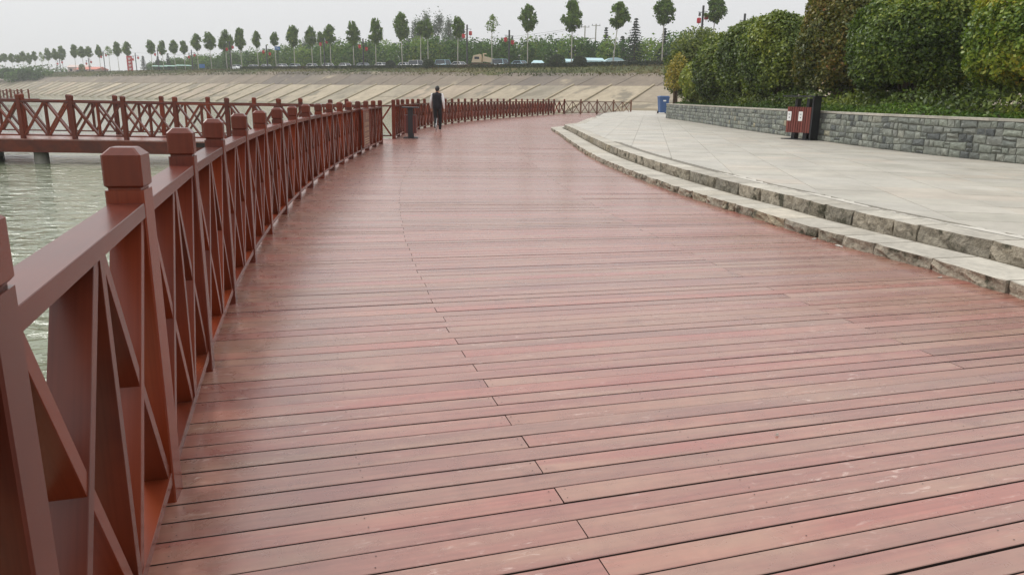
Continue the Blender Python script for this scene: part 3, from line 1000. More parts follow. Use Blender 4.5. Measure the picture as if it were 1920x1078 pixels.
# core (mortar) and coping
vs, fs = [], []
qs = np.arange(0, WS, 0.5)
for s in qs:
    for off, z in ((0.0, -0.02), (0.0, WH - 0.056), (0.30, WH - 0.056), (0.30, -0.02)):
        p = wp(s, off); vs.append((p[0] - O[0], p[1] - O[1], z))
for i in range(len(qs) - 1):
    for k in range(4):
        a = i * 4 + k; b_ = i * 4 + (k + 1) % 4
        fs.append((a, b_, b_ + 4, a + 4))
fs.append((0, 3, 2, 1)); e = 4 * (len(qs) - 1); fs.append((e, e + 1, e + 2, e + 3))
obj('mortar_core', mesh_from(vs, fs), M['wallmortar'], wall)
s = 0.0
while s < WS - 0.3:
    L = random.uniform(0.7, 0.95); e = min(s + L, WS)
    vs = []
    for q in (s + 0.004, e - 0.004):
        for off, z in ((-0.035, WH - 0.053), (-0.035, WH - 0.004), (-0.028, WH), (0.32, WH), (0.32, WH - 0.053)):
            p = wp(q, off + random.uniform(-.003, .003)); vs.append((p[0] - O[0], p[1] - O[1], z))
    fs = [(k, (k + 1) % 5, (k + 1) % 5 + 5, k + 5) for k in range(5)] + [(4, 3, 2, 1, 0), (5, 6, 7, 8, 9)]
    obj('coping_stone', mesh_from(vs, fs, None, [random.random()] * 10), M['coping'], wall)
    s = e
# end return of the wall running back from its far corner
ret = MB()
p0 = wp(WS, 0.0)
for c_ in range(5):
    s = 0
    while s < 5.0:
        L = random.choice([0.3, 0.4, 0.5])
        ret.box((p0[0] + 0.15 + s + L / 2 - O[0], p0[1] + 0.05 + 0.28 * s - O[1], (courses[c_] + courses[c_ + 1]) / 2), (L - 0.015, 0.3, courses[c_ + 1] - courses[c_] - 0.015), 0.27, random.random())
        s += L
tag(ret.build('end_stones', M['wallstone'], wall), kind='stuff')
# soil bed
vs, fs = [], []
for s in qs:
    p = wp(s, 0.31); q = wp(s, 1.4); r_ = (max(p[0] + 9, 19), p[1] + 1.0)
    vs += [(p[0], p[1], H2 + WH - 0.06), (q[0], q[1], H2 + WH + 0.08), (r_[0], r_[1], H2 + WH + 0.25)]
for i in range(len(qs) - 1):
    for k in range(2):
        a = 3 * i + k; fs.append((a, a + 1, a + 4, a + 3))
tag(obj('planter_bed', mesh_from(vs, fs), M['soil']), 'brown soil of the raised shrub bed', kind='structure')
BED = H2 + WH + 0.05

# big shrubs in the bed
def big_shrub(x, y, rx, ry, top, k, size, mat, label, seed, bottom=0.5, tintf=None, amp=0.16, power=2.25, name='rounded_shrub', shell=0.2):
    t = empty(name, (x, y, BED), label=label, cat='shrub', group='big shrubs behind the stone wall')
    obj('crown', bush_mesh(rx, ry, top - BED, k, size, seed, power, amp, bottom, tintf, shell), mat, t)
    stems((top - BED) * 0.7, min(rx, ry) * 0.7, 7, 0.06, 'stem', M['trunk'], t)
    return t
yel = lambda P: 0.34 * np.exp(-(((P[:, 0] + 1.2) / 0.7) ** 2 + ((P[:, 2] - 1.1) / 0.55) ** 2)) + 0.3 * np.exp(-(((P[:, 0] + 1.5) / 0.4) ** 2 + ((P[:, 2] - 2.6) / 0.3) ** 2))
big_shrub(12.2, 17.5, 2.0, 2.1, 4.5, 88000, 0.103, M['leaf_bright'], 'nearest big dense green shrub with yellow tips at the right picture edge', 3, 0.72, yel)
big_shrub(14.9, 14.2, 1.9, 2.2, 4.6, 22000, 0.13, M['leaf_bright'], 'dense green shrub cut off by the right picture edge, behind the yellow-tipped one', 4, 0.4)
big_shrub(11.35, 22.3, 1.75, 2.0, 4.95, 88000, 0.103, M['leaf_green'], 'tall dark green domed shrub just right of the slatted bin', 11, 0.75)
big_shrub(11.3, 27.0, 1.7, 2.0, 5.3, 56000, 0.118, M['leaf_red'], 'bronze and reddish green shrub rising behind the slatted bin', 17, 0.7, amp=0.18)
big_shrub(10.85, 31.6, 1.6, 1.95, 4.95, 44000, 0.13, M['leaf_olive'], 'dark olive green shrub left of the slatted bin, tallest of the middle ones', 23, 0.6, amp=0.2)
big_shrub(10.9, 35.9, 1.6, 1.85, 4.9, 36000, 0.14, M['leaf_olive'], 'olive shrub with uneven top behind the middle of the wall', 29, 0.5, amp=0.2)
big_shrub(10.75, 39.9, 1.5, 1.8, 4.55, 26000, 0.165, M['leaf_olive'], 'lower olive shrub above the far stretch of the wall', 31, 0.25, amp=0.2)
big_shrub(10.6, 43.4, 1.3, 1.9, 3.5, 18000, 0.17, M['leaf_olive'], 'small low olive shrub at the far corner of the wall', 37, 0.1, amp=0.2)
big_shrub(11.6, 49.5, 1.9, 1.6, 5.5, 15000, 0.17, M['leaf_pale'], 'loose light green shrub standing behind the far wall corner', 41, 0.3, amp=0.35, power=2.0, shell=0.6)
big_shrub(9.9, 47.7, 0.7, 0.75, 3.9, 2300, 0.15, M['leaf_yellow'], 'thin autumn yellow shrub at the far wall corner beside the blue bin', 43, 0.9, amp=0.4, power=2.0, shell=0.7, name='yellow_shrub')
big_shrub(15.5, 30.0, 2.4, 7.0, 4.6, 14000, 0.24, M['leaf_green'], 'long green hedge mass behind the front row of shrubs', 47, 0.0)
# ground cover plants along the wall top
P, T = [], []
for q in range(10500):
    s = rng.uniform(0, WS - 0.3); off = 0.33 + abs(rng.normal(0, 0.35)) if rng.random() < 0.8 else rng.uniform(0.33, 2.4)
    p = wp(s, off)
    dens = 0.5 + 0.5 * math.sin(s * 0.9) * math.cos(s * 0.37 + 1)
    if p[1] > 24 and rng.random() > 0.55: continue
    hh = (0.10 + 0.22 * dens) * min(1, (off - 0.25) / 0.3)
    if p[1] > 33: hh *= 0.6
    P.append((p[0], p[1], H2 + WH - 0.03 + rng.uniform(0, 1) * hh)); T.append(0.42 + 0.22 * dens + rng.normal(0, 0.16) - (0.25 if p[1] > 24 else 0))
P = np.array(P)
tag(obj('ground_cover', leaf_mesh(P, np.tile([0, 0, 1.0], (len(P), 1)), 0.10, np.array(T), 0.5), M['ground_cover']), 'low green leafy ground cover along the top of the stone wall', kind='stuff')
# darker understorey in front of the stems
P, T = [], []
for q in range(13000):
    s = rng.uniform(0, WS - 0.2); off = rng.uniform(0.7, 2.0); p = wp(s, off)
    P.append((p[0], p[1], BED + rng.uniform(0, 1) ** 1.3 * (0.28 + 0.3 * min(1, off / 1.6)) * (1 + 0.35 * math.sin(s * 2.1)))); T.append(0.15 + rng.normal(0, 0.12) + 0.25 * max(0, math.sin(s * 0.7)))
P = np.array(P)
Q, TQ = [], []
for q in range(15000):
    s = rng.uniform(0, WS - 0.2); off = rng.uniform(2.6, 5.0); p = wp(s, off)
    Q.append((p[0], p[1], BED + rng.uniform(0, 1.5))); TQ.append(0.15 + rng.normal(0, 0.12))
P = np.vstack([P, np.array(Q)]); T = T + TQ
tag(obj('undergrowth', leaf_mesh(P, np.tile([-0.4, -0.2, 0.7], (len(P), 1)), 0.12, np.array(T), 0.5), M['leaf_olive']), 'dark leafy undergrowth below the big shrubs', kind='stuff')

# ------------------------------------------------------------------ railings
PW = 0.112
def post_meshes(ch=0.005):
    b_ = MB(); b_.beam((0, 0, -0.03), (0, 0, 1.082), PW, PW, ch, up=(0, 1, 0))
    b_.beam((0, 0, 1.080), (0, 0, 1.092), PW - 0.018, PW - 0.018, 0.0, up=(0, 1, 0))
    c_ = MB()
    w = PW / 2 + 0.001
    rings = [(w - 0.006, 1.090), (w, 1.097), (w, 1.190), (w - 0.022, 1.212)]
    vs = []
    for r_, z in rings:
        k = 0.006
        for x, y in ((-r_ + k, -r_), (r_ - k, -r_), (r_, -r_ + k), (r_, r_ - k), (r_ - k, r_), (-r_ + k, r_), (-r_, r_ - k), (-r_, -r_ + k)):
            vs.append((x, y, z))
    fs, uv = [], []
    for i in range(3):
        for k in range(8):
            a, b2 = i * 8 + k, i * 8 + (k + 1) % 8
            fs.append((a, b2, b2 + 8, a + 8)); 
    fs.append(tuple(range(24, 32))); fs.append(tuple(reversed(range(8))))
    uv = [[(vs[i][2], vs[i][0] + vs[i][1]) for i in f] for f in fs]
    c_.add(vs, fs, uv)
    return b_.mesh('post'), c_.mesh('cap')
POST, CAP = post_meshes()
def bay_pieces(L, ch):
    """pieces of one bay along +x from post centre (0) to post centre (L)"""
    a, b_ = PW / 2, L - PW / 2; mid = L / 2
    out = []
    m1 = MB(); m1.beam((a - 0.01, 0, 1.018), (b_ + 0.01, 0, 1.018), 0.100, 0.046, ch); out.append(('top_rail', m1.mesh('top_rail')))
    m1 = MB(); m1.beam((a - 0.01, 0, 0.096), (b_ + 0.01, 0, 0.096), 0.094, 0.038, ch); out.append(('bottom_rail', m1.mesh('bottom_rail')))
    m1 = MB(); m1.beam((mid, 0, 0.113), (mid, 0, 0.997), 0.042, 0.094, ch, up=(0, 1, 0)); out.append(('mid_post', m1.mesh('mid_post')))
    for (x0, x1) in ((a, mid - 0.021), (mid + 0.021, b_)):
        i = 0.018
        for z0, z1, dep in ((0.112, 0.998, 0.088), (0.998, 0.112, 0.082)):
            mm = MB()
            p0, p1 = Vector((x0 + i, 0, z0)), Vector((x1 - i, 0, z1))
            d = (p1 - p0).normalized(); up = d.cross(Vector((0, 1, 0))).normalized()
            mm.beam(p0, p1, dep, 0.043, ch, up=up)
            out.append(('brace', mm.mesh('brace')))
    return out
BAYS = {}
_var = {}
def with_mat(me, mat):
    if mat.name == 'railing_paint': return me
    k = (me.name, mat.name)
    if k not in _var:
        c = me.copy(); c.materials.clear(); c.materials.append(mat); _var[k] = c
    return _var[k]
def bay_for(L, ch):
    key = (round(L * 50), ch > 0)
    if key not in BAYS: BAYS[key] = (L, bay_pieces(L, ch))
    return BAYS[key]
def railing(pts, label, mat, group=None, last=True, ch=0.0015, first=True):
    o = empty('wooden_railing', (pts[0][0], pts[0][1], 0), label=label, cat='railing', group=group)
    ox, oy = pts[0]
    for i, (x, y) in enumerate(pts):
        j0, j1 = max(i - 1, 0), min(i + 1, len(pts) - 1)
        a = math.atan2(pts[j1][1] - pts[j0][1], pts[j1][0] - pts[j0][0])
        if (i or first) and (last or i < len(pts) - 1):
            p = obj('post', with_mat(POST, mat), mat, o, (x - ox, y - oy, random.uniform(-.004, .004)), a + (random.uniform(-.01, .01) if i != 2 else -0.08))
            obj('cap', with_mat(CAP, mat), mat, p, (0, 0, 0), random.uniform(-.015, .015))
        if i < len(pts) - 1:
            dx, dy = pts[i + 1][0] - x, pts[i + 1][1] - y
            L = math.hypot(dx, dy); a = math.atan2(dy, dx)
            L0, pcs = bay_for(L, ch)
            for nm, me in pcs:
                obj(nm, with_mat(me, mat), mat, o, (x - ox, y - oy, 0), a, (L / L0, 1, 1))
    return o
railing(near_posts, 'reddish brown cross-braced railing in the left foreground, running away along the boardwalk edge', M['rail'])
railing(far_posts, 'far reddish brown railing curving right behind the walking man', M['rail'], ch=0)
railing(end_posts, 'short weathered brown railing closing the far end of the boardwalk', M['rail_brown'], ch=0, first=False)
# pier going out to the left
pn = [(-3.75 - 1.452 * k, 21.66 - 0.022 * k) for k in range(0, 17)]
pf_ = [(-3.86 - 1.452 * k, 24.26 - 0.022 * k) for k in range(0, 17)]
railing(pn, 'near-side railing of the pier on the left', M['rail'], ch=0, first=False)
railing(pf_, 'far-side railing of the pier on the left', M['rail'], ch=0, first=False)
pier = empty('pier', (-3.9, 22.9, 0), label='narrow reddish brown wooden pier on piles at the left over the water', cat='pier')
PO = Vector((-3.9, 22.9, 0))
mb = MB()
k = 0
x = -4.0
while x > -28:
    cy = 22.95 + (x + 3.9) * 0.015
    mb.box((x - 0.0575 - PO.x, cy - PO.y, -0.015 + random.uniform(-.001, .001)), (0.110, 3.0, 0.028), 0.0, random.random())
    x -= 0.115
tag(mb.build('pier_boards', M['plank'], pier), kind='stuff')
for yo, nm in ((21.46, 'fascia'), (24.46, 'fascia')):
    mb = MB(); mb.beam((-4.0 - PO.x, yo - PO.y, -0.20), (-28 - PO.x, yo - 0.36 - PO.y, -0.20), 0.06, 0.34)
    mb.build('fascia', M['rail'], pier)
mb = MB(); mb.box((-16 - PO.x, -0.15, -0.10), (24, 2.8, 0.12), 0.0); mb.build('dark_underlay', M['under'], pier)
for x_ in (-5.8, -9.6, -13.6, -17.6, -21.5):
    for yy in (21.9, 23.9):
        mb = MB(); mb.tube([(x_ + (1.35 if yy > 23 else 0) - PO.x, yy - 0.2 - PO.y, -2.6), (x_ + (1.35 if yy > 23 else 0) - PO.x, yy - 0.2 - PO.y, -0.16)], 0.19, 14)
        mb.build('pile', M['concrete'], pier, smooth=True)
# second pier far away on the left
fp = empty('distant_pier', (-64.2, 98, 0), label='distant brown pier head with dense railing at the left edge', cat='pier')
mb = MB(); mb.box((-9.5, 0, -0.1), (24, 3, 0.35), 0.02); mb.build('pier_deck', M['rail'], fp)
for k in range(17):
    mb = MB(); mb.box((2.2 - k * 1.4, -1.3, 0.62), (0.17, 0.17, 1.2)); mb.build('post', M['rail'], fp)
    for q in (0.47, 0.93):
        mb = MB(); mb.box((2.2 - k * 1.4 - q, -1.3, 0.58), (0.12, 0.12, 0.9)); mb.build('mid_post', M['rail'], fp)
    for s in (0, 1):
        mb = MB(); mb.beam((2.2 - k * 1.4, -1.3, 0.15 + 0.85 * s), (2.2 - k * 1.4 - 1.4, -1.3, 1.0 - 0.85 * s), 0.06, 0.05, up=(0, 1, 0)); mb.build('brace', M['rail'], fp)
mb = MB(); mb.box((-9.5, -1.3, 1.03), (24, 0.12, 0.07)); mb.build('top_rail', M['rail'], fp)
mb = MB(); mb.box((-9.5, -1.3, 0.15), (24, 0.1, 0.05)); mb.build('bottom_rail', M['rail'], fp)
for k in range(16):
    mb = MB(); mb.box((1.4 - k * 1.4, 1.3, 0.62), (0.15, 0.15, 1.2)); mb.build('post', M['rail'], fp)
for k in range(5):
    mb = MB(); mb.tube([(1 - k * 5, 0, -2.6), (1 - k * 5, 0, -0.2)], 0.3, 10); mb.build('pile', M['concrete'], fp)

# notice board on the railing
sg = empty('notice_board', (-3.50, 17.95, 0.60), math.atan2(1.296, -0.075), label='brown notice board with pale lettering fixed to the near railing', cat='sign')
mb = MB(); mb.box((0, 0, 0), (1.02, 0.025, 0.78)); mb.build('board', M['signboard'], sg)
mb = MB()
for s in (-1, 1):
    mb.box((s * 0.53, 0, 0), (0.05, 0.04, 0.82))
    mb.box((0, 0, s * 0.40), (1.02, 0.04, 0.04))
mb.build('frame', M['rail'], sg)
mb = MB()
def glyph(cx, cz, w, h, k=5):
    for q in range(k):
        if q % 2: mb.box((cx + random.uniform(-.3, .3) * w, -0.0145, cz), (w * .14, 0.003, h * random.uniform(.6, 1)))
        else: mb.box((cx, -0.0145, cz + h * (q / (k - 1) - .5) * .9), (w * random.uniform(.5, .9), 0.003, h * .12))
for cx in (0.30, 0.05): glyph(cx, 0.27, 0.12, 0.12)
for r_ in range(3):
    for q in range(5): glyph(0.36 - q * 0.15, 0.10 - r_ * 0.12, 0.09, 0.08, 4)
for r_ in range(3): mb.box((0.02, -0.0145, -0.24 - r_ * 0.05), (0.76, 0.003, 0.014))
mb.build('lettering', M['signprint'], sg)

# ------------------------------------------------------------------ litter bins
def slat_bin(loc, rz, label, stickers=True, scale=1.0, D_=0.34, side=None):
    t = empty('litter_bin', loc, rz, label=label, cat='litter bin', group='slatted litter bins')
    W, z0, z1 = 0.78, 0.20, 0.92
    side = side or D_ + 0.02
    for s in range(10):
        x = -W / 2 + 0.04 + s * (W - 0.08) / 9
        mb = MB(); mb.box((x, -D_ / 2, (z0 + z1) / 2), (0.060, 0.018, z1 - z0)); mb.build('slat', M['bin_slat'], t)
    for s in range(10):
        x = -W / 2 + 0.04 + s * (W - 0.08) / 9
        mb = MB(); mb.box((x, D_ / 2, (z0 + z1) / 2), (0.060, 0.018, z1 - z0)); mb.build('slat', M['bin_slat'], t)
    if side < D_:
        for sx in (-1, 1):
            for q in range(6):
                mb = MB(); mb.box((sx * (W / 2 + 0.002), -D_ / 2 + 0.04 + q * (D_ - 0.08) / 5, (z0 + z1) / 2), (0.014, 0.058, z1 - z0)); mb.build('slat', M['bin_slat'], t)
    mb = MB(); mb.box((0, 0, (z0 + z1) / 2), (W - 0.02, D_ - 0.03, z1 - z0 - 0.02)); mb.build('inner_box', M['black_metal'], t)
    for sx in (-1, 1):
        if sx < 0 and side > D_:
            mb = MB(); mb.box((sx * (W / 2 + 0.004), 0, (z0 + z1) / 2), (0.016, D_ - 0.03, z1 - z0)); mb.build('end_panel', M['bin_slat'], t)
            continue
        mb = MB(); mb.box((sx * (W / 2 + 0.03), 0, 0.60), (0.045, side, 1.20)); mb.build('side_panel', M['black_metal'], t)
    for x in (-0.2, 0.18):
        mb = MB(); mb.box((x, 0.02, 0.1), (0.11, 0.2, 0.2)); mb.build('leg', M['black_metal'], t)
        mb = MB(); mb.box((x, 0.02, 1.03), (0.09, 0.16, 0.24)); mb.build('canopy_support', M['black_metal'], t)
    mb = MB(); mb.box((0.0, 0, 1.215), (W + 0.28, D_ + 0.2, 0.035)); mb.build('canopy', M['black_metal'], t)
    mb = MB(); mb.box((0, 0, 0.012), (W + 0.2, D_ + 0.12, 0.024)); mb.build('base_plate', M['black_metal'], t)
    if stickers:
        for x in (-0.31, 0.06):
            mb = MB(); mb.box((x, -D_ / 2 - 0.0115, 0.66), (0.13, 0.004, 0.26)); st_ = mb.build('sticker', M['white'], t)
            mb = MB(); mb.box((x + 0.005, -D_ / 2 - 0.0150, 0.62), (0.035, 0.002, 0.03)); mb.box((x, -D_ / 2 - 0.0150, 0.72), (0.06, 0.002, 0.008)); mb.box((x, -D_ / 2 - 0.0150, 0.70), (0.05, 0.002, 0.008))
            mb.build('print', M['ink'], st_)
    t.scale = (scale,) * 3
    return t
slat_bin((8.70, 23.2, H2), R(-55), 'red slatted litter bin with two white stickers in front of the stone wall', True, 1.05)
b2 = slat_bin((-3.40, 24.95, 0.0), R(-84), 'slim litter bin seen end-on beside the railing, left of the walking man', True, 0.80, 0.46, 0.2)
# blue wheelie bin
wb = empty('wheelie_bin', (11.55, 60.0, H2), R(6), label='blue plastic wheelie bin standing at the far end of the stone wall', cat='wheelie bin')
mb = MB()
w0, w1 = 0.56, 0.74
vs = [(-w0/2, -w0/2, 0.08), (w0/2, -w0/2, 0.08), (w0/2, w0/2, 0.08), (-w0/2, w0/2, 0.08), (-w1/2, -w1/2, 1.22), (w1/2, -w1/2, 1.22), (w1/2, w1/2, 1.22), (-w1/2, w1/2, 1.22)]
mb.add(vs, [(0, 3, 2, 1), (4, 5, 6, 7), (0, 1, 5, 4), (1, 2, 6, 5), (2, 3, 7, 6), (3, 0, 4, 7)])
mb.build('body', M['blue_plastic'], wb)
mb = MB(); mb.box((0, 0, 1.25), (0.82, 0.82, 0.06)); mb.box((0, 0.02, 1.31), (0.74, 0.70, 0.07), taper=0.85); mb.build('lid', M['blue_plastic'], wb)
mb = MB(); mb.tube([(-0.36, 0.44, 1.24), (0.36, 0.44, 1.24)], 0.025, 8); mb.build('handle', M['blue_plastic'], wb)
mb = MB(); mb.box((0, -0.362, 0.98), (0.22, 0.01, 0.10)); mb.build('mark', M['white'], wb)
for s in (-1, 1):
    mb = MB(); mb.tube([(s * 0.27, 0.28, 0.1), (s * 0.35, 0.28, 0.1)], 0.1, 14); mb.build('wheel', M['tyre'], wb)

# ------------------------------------------------------------------ walking man
def skin_body(verts, edges, radii, root, sub=2):
    me = bpy.data.meshes.new('body')
    me.from_pydata(verts, edges, [])
    o = bpy.data.objects.new('tmp', me); COL.objects.link(o)
    o.modifiers.new('s', 'SKIN')
    sv = me.skin_vertices[0].data
    for i, r_ in enumerate(radii):
        sv[i].radius = (r_, r_) if not isinstance(r_, tuple) else r_
        sv[i].use_root = (i == root)
    md = o.modifiers.new('d', 'SUBSURF'); md.levels = sub; md.render_levels = sub
    dg = bpy.context.evaluated_depsgraph_get()
    res = bpy.data.meshes.new_from_object(o.evaluated_get(dg))
    bpy.data.objects.remove(o)
    return res
man = empty('person', (-3.0, 29.65, 0), R(-4), label='man walking away in dark vest, white sleeves and black trousers', cat='person')
V, E_, RR = [], [], []
def node(p, r_, par=None):
    V.append(p); RR.append(r_)
    if par is not None: E_.append((par, len(V) - 1))
    return len(V) - 1
pel = node((0, 0, 0.93), (0.155, 0.115))
wst = node((0, 0.0, 1.08), (0.15, 0.11), pel)
chs = node((0, 0.01, 1.26), (0.175, 0.12), wst)
shd = node((0, 0.01, 1.40), (0.15, 0.095), chs)
nk = node((0, 0.03, 1.475), 0.056, shd)
hd0 = node((0, 0.05, 1.55), 0.078, nk)
hd1 = node((0, 0.055, 1.64), 0.082, hd0)
for s in (-1, 1):
    sw = 0.10 if s < 0 else -0.06
    a = node((s * 0.185, 0.01, 1.385), 0.068, shd)
    e = node((s * 0.255, -0.03 + sw * 0.5, 1.12), 0.052, a)
    w_ = node((s * 0.265, 0.06 + sw, 0.90), 0.036, e)
    h = node((s * 0.262, 0.085 + sw * 1.1, 0.83), (0.042, 0.022), w_)
    for q in range(4):
        y = 0.055 + sw * 1.1 + q * 0.02
        f1 = node((s * 0.262, y, 0.775), 0.0095, h)
        f2 = node((s * (0.256), y + 0.003, 0.740 + (0.008 if q in (0, 3) else 0)), 0.0085, f1)
    t1 = node((s * 0.25, 0.135 + sw * 1.1, 0.815), 0.011, h)
    node((s * 0.245, 0.148 + sw * 1.1, 0.775), 0.009, t1)
    hp = node((s * 0.085, 0, 0.86), 0.10, pel)
    if s < 0:    # left leg passing, foot pushing off behind
        kn = node((-0.070, 0.03, 0.49), 0.080, hp)
        an = node((-0.04, -0.24, 0.17), 0.054, kn)
        node((-0.03, -0.21, 0.10), 0.040, an)
        node((-0.03, -0.12, 0.035), 0.032, len(V) - 1)
    else:
        kn = node((0.088, 0.13, 0.48), 0.080, hp)
        an = node((0.08, 0.12, 0.10), 0.054, kn)
        node((0.075, 0.15, 0.045), 0.040, an)
        node((0.08, 0.26, 0.035), 0.034, len(V) - 1)
bm = skin_body(V, E_, RR, pel)
for mname in ('skin', 'navy', 'black_cloth', 'white_cloth'): bm.materials.append(M[mname])
mi = []
for p in bm.polygons:
    x_, y_, z_ = p.center
    ax = abs(x_)
    if z_ > 1.46: k = 0
    elif z_ < 0.075 or (x_ < 0 and y_ < -0.17 and z_ < 0.13): k = 3
    elif ax > 0.178 and z_ > 0.865: k = 3
    elif ax > 0.19: k = 0
    elif z_ > 0.84: k = 1
    elif x_ < -0.004 and x_ > -0.022 and 0.1 < z_ < 0.5 : k = 3
    else: k = 2
    mi.append(k)
bm.polygons.foreach_set('material_index', mi)
bm.polygons.foreach_set('use_smooth', [True] * len(bm.polygons))
obj('body', bm, None, man)
# vest as a garment over the torso
ring = []
vs, fs = [], []
prof = [(0.855, 0.176, 0.132), (0.88, 0.186, 0.142), (1.0, 0.182, 0.140), (1.15, 0.186, 0.142), (1.28, 0.200, 0.144), (1.37, 0.198, 0.130), (1.42, 0.150, 0.105), (1.46, 0.078, 0.078), (1.49, 0.070, 0.070)]
for z, a_, b_ in prof:
    for k in range(20):
        th = 2 * math.pi * k / 20
        ww = 1 + 0.02 * math.sin(3 * th + z * 9)
        vs.append((a_ * math.cos(th) * ww, 0.012 + b_ * math.sin(th) * ww, z))
for i in range(len(prof) - 1):
    for k in range(20):
        a_ = i * 20 + k; b_ = i * 20 + (k + 1) % 20
        fs.append((a_, b_, b_ + 20, a_ + 20))
obj('vest', mesh_from(vs, fs, smooth=True), M['navy'], man)
vs, fs = [], []
for i in range(7):
    ph = math.pi * (0.02 + 0.68 * i / 6)
    for k in range(16):
        th = 2 * math.pi * k / 16
        drop = 0.03 * max(0, -math.sin(th)) * (i / 6)
        vs.append((0.088 * math.sin(ph) * math.cos(th), 0.045 + 0.098 * math.sin(ph) * math.sin(th), 1.620 + 0.102 * math.cos(ph) - drop * 1.6))
for i in range(6):
    for k in range(16):
        a_ = i * 16 + k; b_ = i * 16 + (k + 1) % 16
        fs.append((a_, b_, b_ + 16, a_ + 16))
fs.append(tuple(range(16)))
obj('hair', mesh_from(vs, fs, smooth=True), M['hair'], man)
for s in (-1, 1):
    mb = MB(); mb.tube([(s * 0.083, 0.05, 1.60), (s * 0.094, 0.05, 1.585)], [0.022, 0.014], 8); mb.build('ear', M['skin'], man, smooth=True)

# ------------------------------------------------------------------ far bank: verge, hedge, road
verge = MB()
vs, fs, tt = [], [], []
def bank_interp(u, off, zsel):
    i = min(int(u), len(berm) - 2); f = u - i
    p = berm[i] * (1 - f) + berm[i + 1] * f; nn = bn[i] * (1 - f) + bn[i + 1] * f
    z = zsel(i) * (1 - f) + zsel(i + 1) * f
    return (p[0] + nn[0] * off, p[1] + nn[1] * off, z)
def bank_z(i, off):
    k = [(-11, -1.2), (0, zb[i]), (0.9, zb[i]), (7.0, zt[i]), (11.5, zp[i]), (40, zp[i] + 0.1), (160, zp[i] + 0.4)]
    return np.interp(off, [a for a, _ in k], [b_ for _, b_ in k])
U = (len(berm) - 1)
stepu = 0.12
us = np.arange(0, U - 4, stepu)
for q, u in enumerate(us):
    lo = 6.0 + 0.9 * math.sin(u * 1.7) * math.sin(u * 0.53 + 1) + rng.normal(0, 0.45)
    for f in (0, 0.25, 0.5, 0.75, 1.0):
        off = lo + (12.5 - lo) * f
        p = bank_interp(u, off, lambda i: bank_z(i, off))
        vs.append((p[0], p[1], p[2] + 0.07 + (0.10 * rng.random() if f > 0 else -0.12)))
        tt.append(0.45 + 0.25 * math.sin(u * 0.9 + f * 3) + rng.normal(0, 0.12))
for q in range(len(us) - 1):
    for k in range(4):
        a_ = q * 5 + k; fs.append((a_, a_ + 1, a_ + 6, a_ + 5))
tag(obj('grass_verge', mesh_from(vs, fs, None, np.clip(tt, 0, 1)), M['grass']), 'ragged green brown grass strip along the top of the far bank', kind='stuff')
P, T = [], []
for q in range(26000):
    u = rng.uniform(0, U - 6); off = rng.uniform(5.2, 13.0)
    p = bank_interp(u, off, lambda i: bank_z(i, off)); P.append((p[0], p[1], p[2] + rng.uniform(0.05, 0.3))); T.append(0.4 + 0.3 * math.sin(u * 0.9) + rng.normal(0, 0.15))
tag(obj('grass_tufts', leaf_mesh(np.array(P), np.tile([-0.6, -0.6, 0.5], (len(P), 1)), 0.35, np.array(T), 0.5), M['grass']), 'grass tufts on the far bank', kind='stuff')

def road_strip(o0, o1, dz, name, mat, label):
    vs, fs = [], []
    for i in range(len(berm)):
        for o_ in (o0, o1): vs.append(bank_pt(i, o_, zp[i] + dz))
    for i in range(len(berm) - 1): fs.append((2 * i, 2 * i + 1, 2 * i + 3, 2 * i + 2))
    return tag(obj(name, mesh_from(vs, fs), mat), label, kind='structure')
road_strip(19.2, 30.0, 0.44, 'road', M['asphalt'], 'asphalt road along the top of the far bank')

# hedge (one long clipped hedge)
P, N_, T = [], [], []
u_end = 0
for i in range(len(berm)):
    if berm[i, 0] > -84: u_end = i
for q in range(60000):
    u = rng.uniform(0, u_end); c_ = rng.integers(0, 3)
    yy, zz = rng.uniform(-0.6, 0.6), rng.uniform(0, 0.72)
    if c_ == 0: zz = 0.72 + rng.normal(0, 0.04); nn = (0, 0, 1)
    else: yy = -0.6 + rng.normal(0, 0.05); nn = (-0.6, -0.7, 0.3)
    p = bank_interp(u, 12.6 + yy, lambda i: zp[i]); P.append((p[0], p[1], p[2] + zz)); N_.append(nn); T.append(0.4 + 0.12 * math.sin(u * 5) + 0.25 * max(0, math.sin(u * 0.8 + 2)) + rng.normal(0, 0.15))
hd = obj('clipped_hedge', leaf_mesh(np.array(P), np.array(N_, float), 0.26, np.array(T), 0.7), M['leaf_hedge'])
tag(hd, 'long dark clipped hedge in front of the parked cars', 'hedge')

# backdrop woodland
P, N_, T = [], [], []
g = np.random.default_rng(21)
for q in range(430):
    u = g.uniform(1.0, 45.0)
    off = g.uniform(34, 48)
    i = int(u)
    bx_ = berm[i, 0]
    h = float(np.interp(bx_, [-168, -155, -135, -114, -84, -58, -20, 4, 60], [3.0, 4.4, 5.2, 5.6, 7.3, 7.0, 6.3, 5.6, 5.6])) * (1 + g.uniform(-0.14, 0.12) + 0.07 * math.sin(u * 1.3))
    c_ = bank_interp(u, off, lambda i: zp[i] + 0.3)
    k = 420
    D = sphere_dirs(k)
    rr = 1 + lumps(D, 14, q, 0.4)
    rx = g.uniform(1.8, 3.2)
    pts = D * (rr * rng.uniform(0.75, 1.05, k))[:, None] * np.array([rx, rx, h * 0.55]) + np.array([c_[0], c_[1], c_[2] + h * 0.5])
    spike = rng.random(k) < 0.12
    pts[spike, 2] += rng.uniform(0, 0.9, spike.sum())
    P.append(pts); N_.append(D + np.array([0, 0, .4])); T.append(np.full(k, g.uniform(0.15, 0.8)) + rng.normal(0, 0.1, k))
wood_o = obj('distant_woodland', leaf_mesh(np.vstack(P), np.vstack(N_), 0.55, np.concatenate(T), 0.7), M['leaf_wood'])
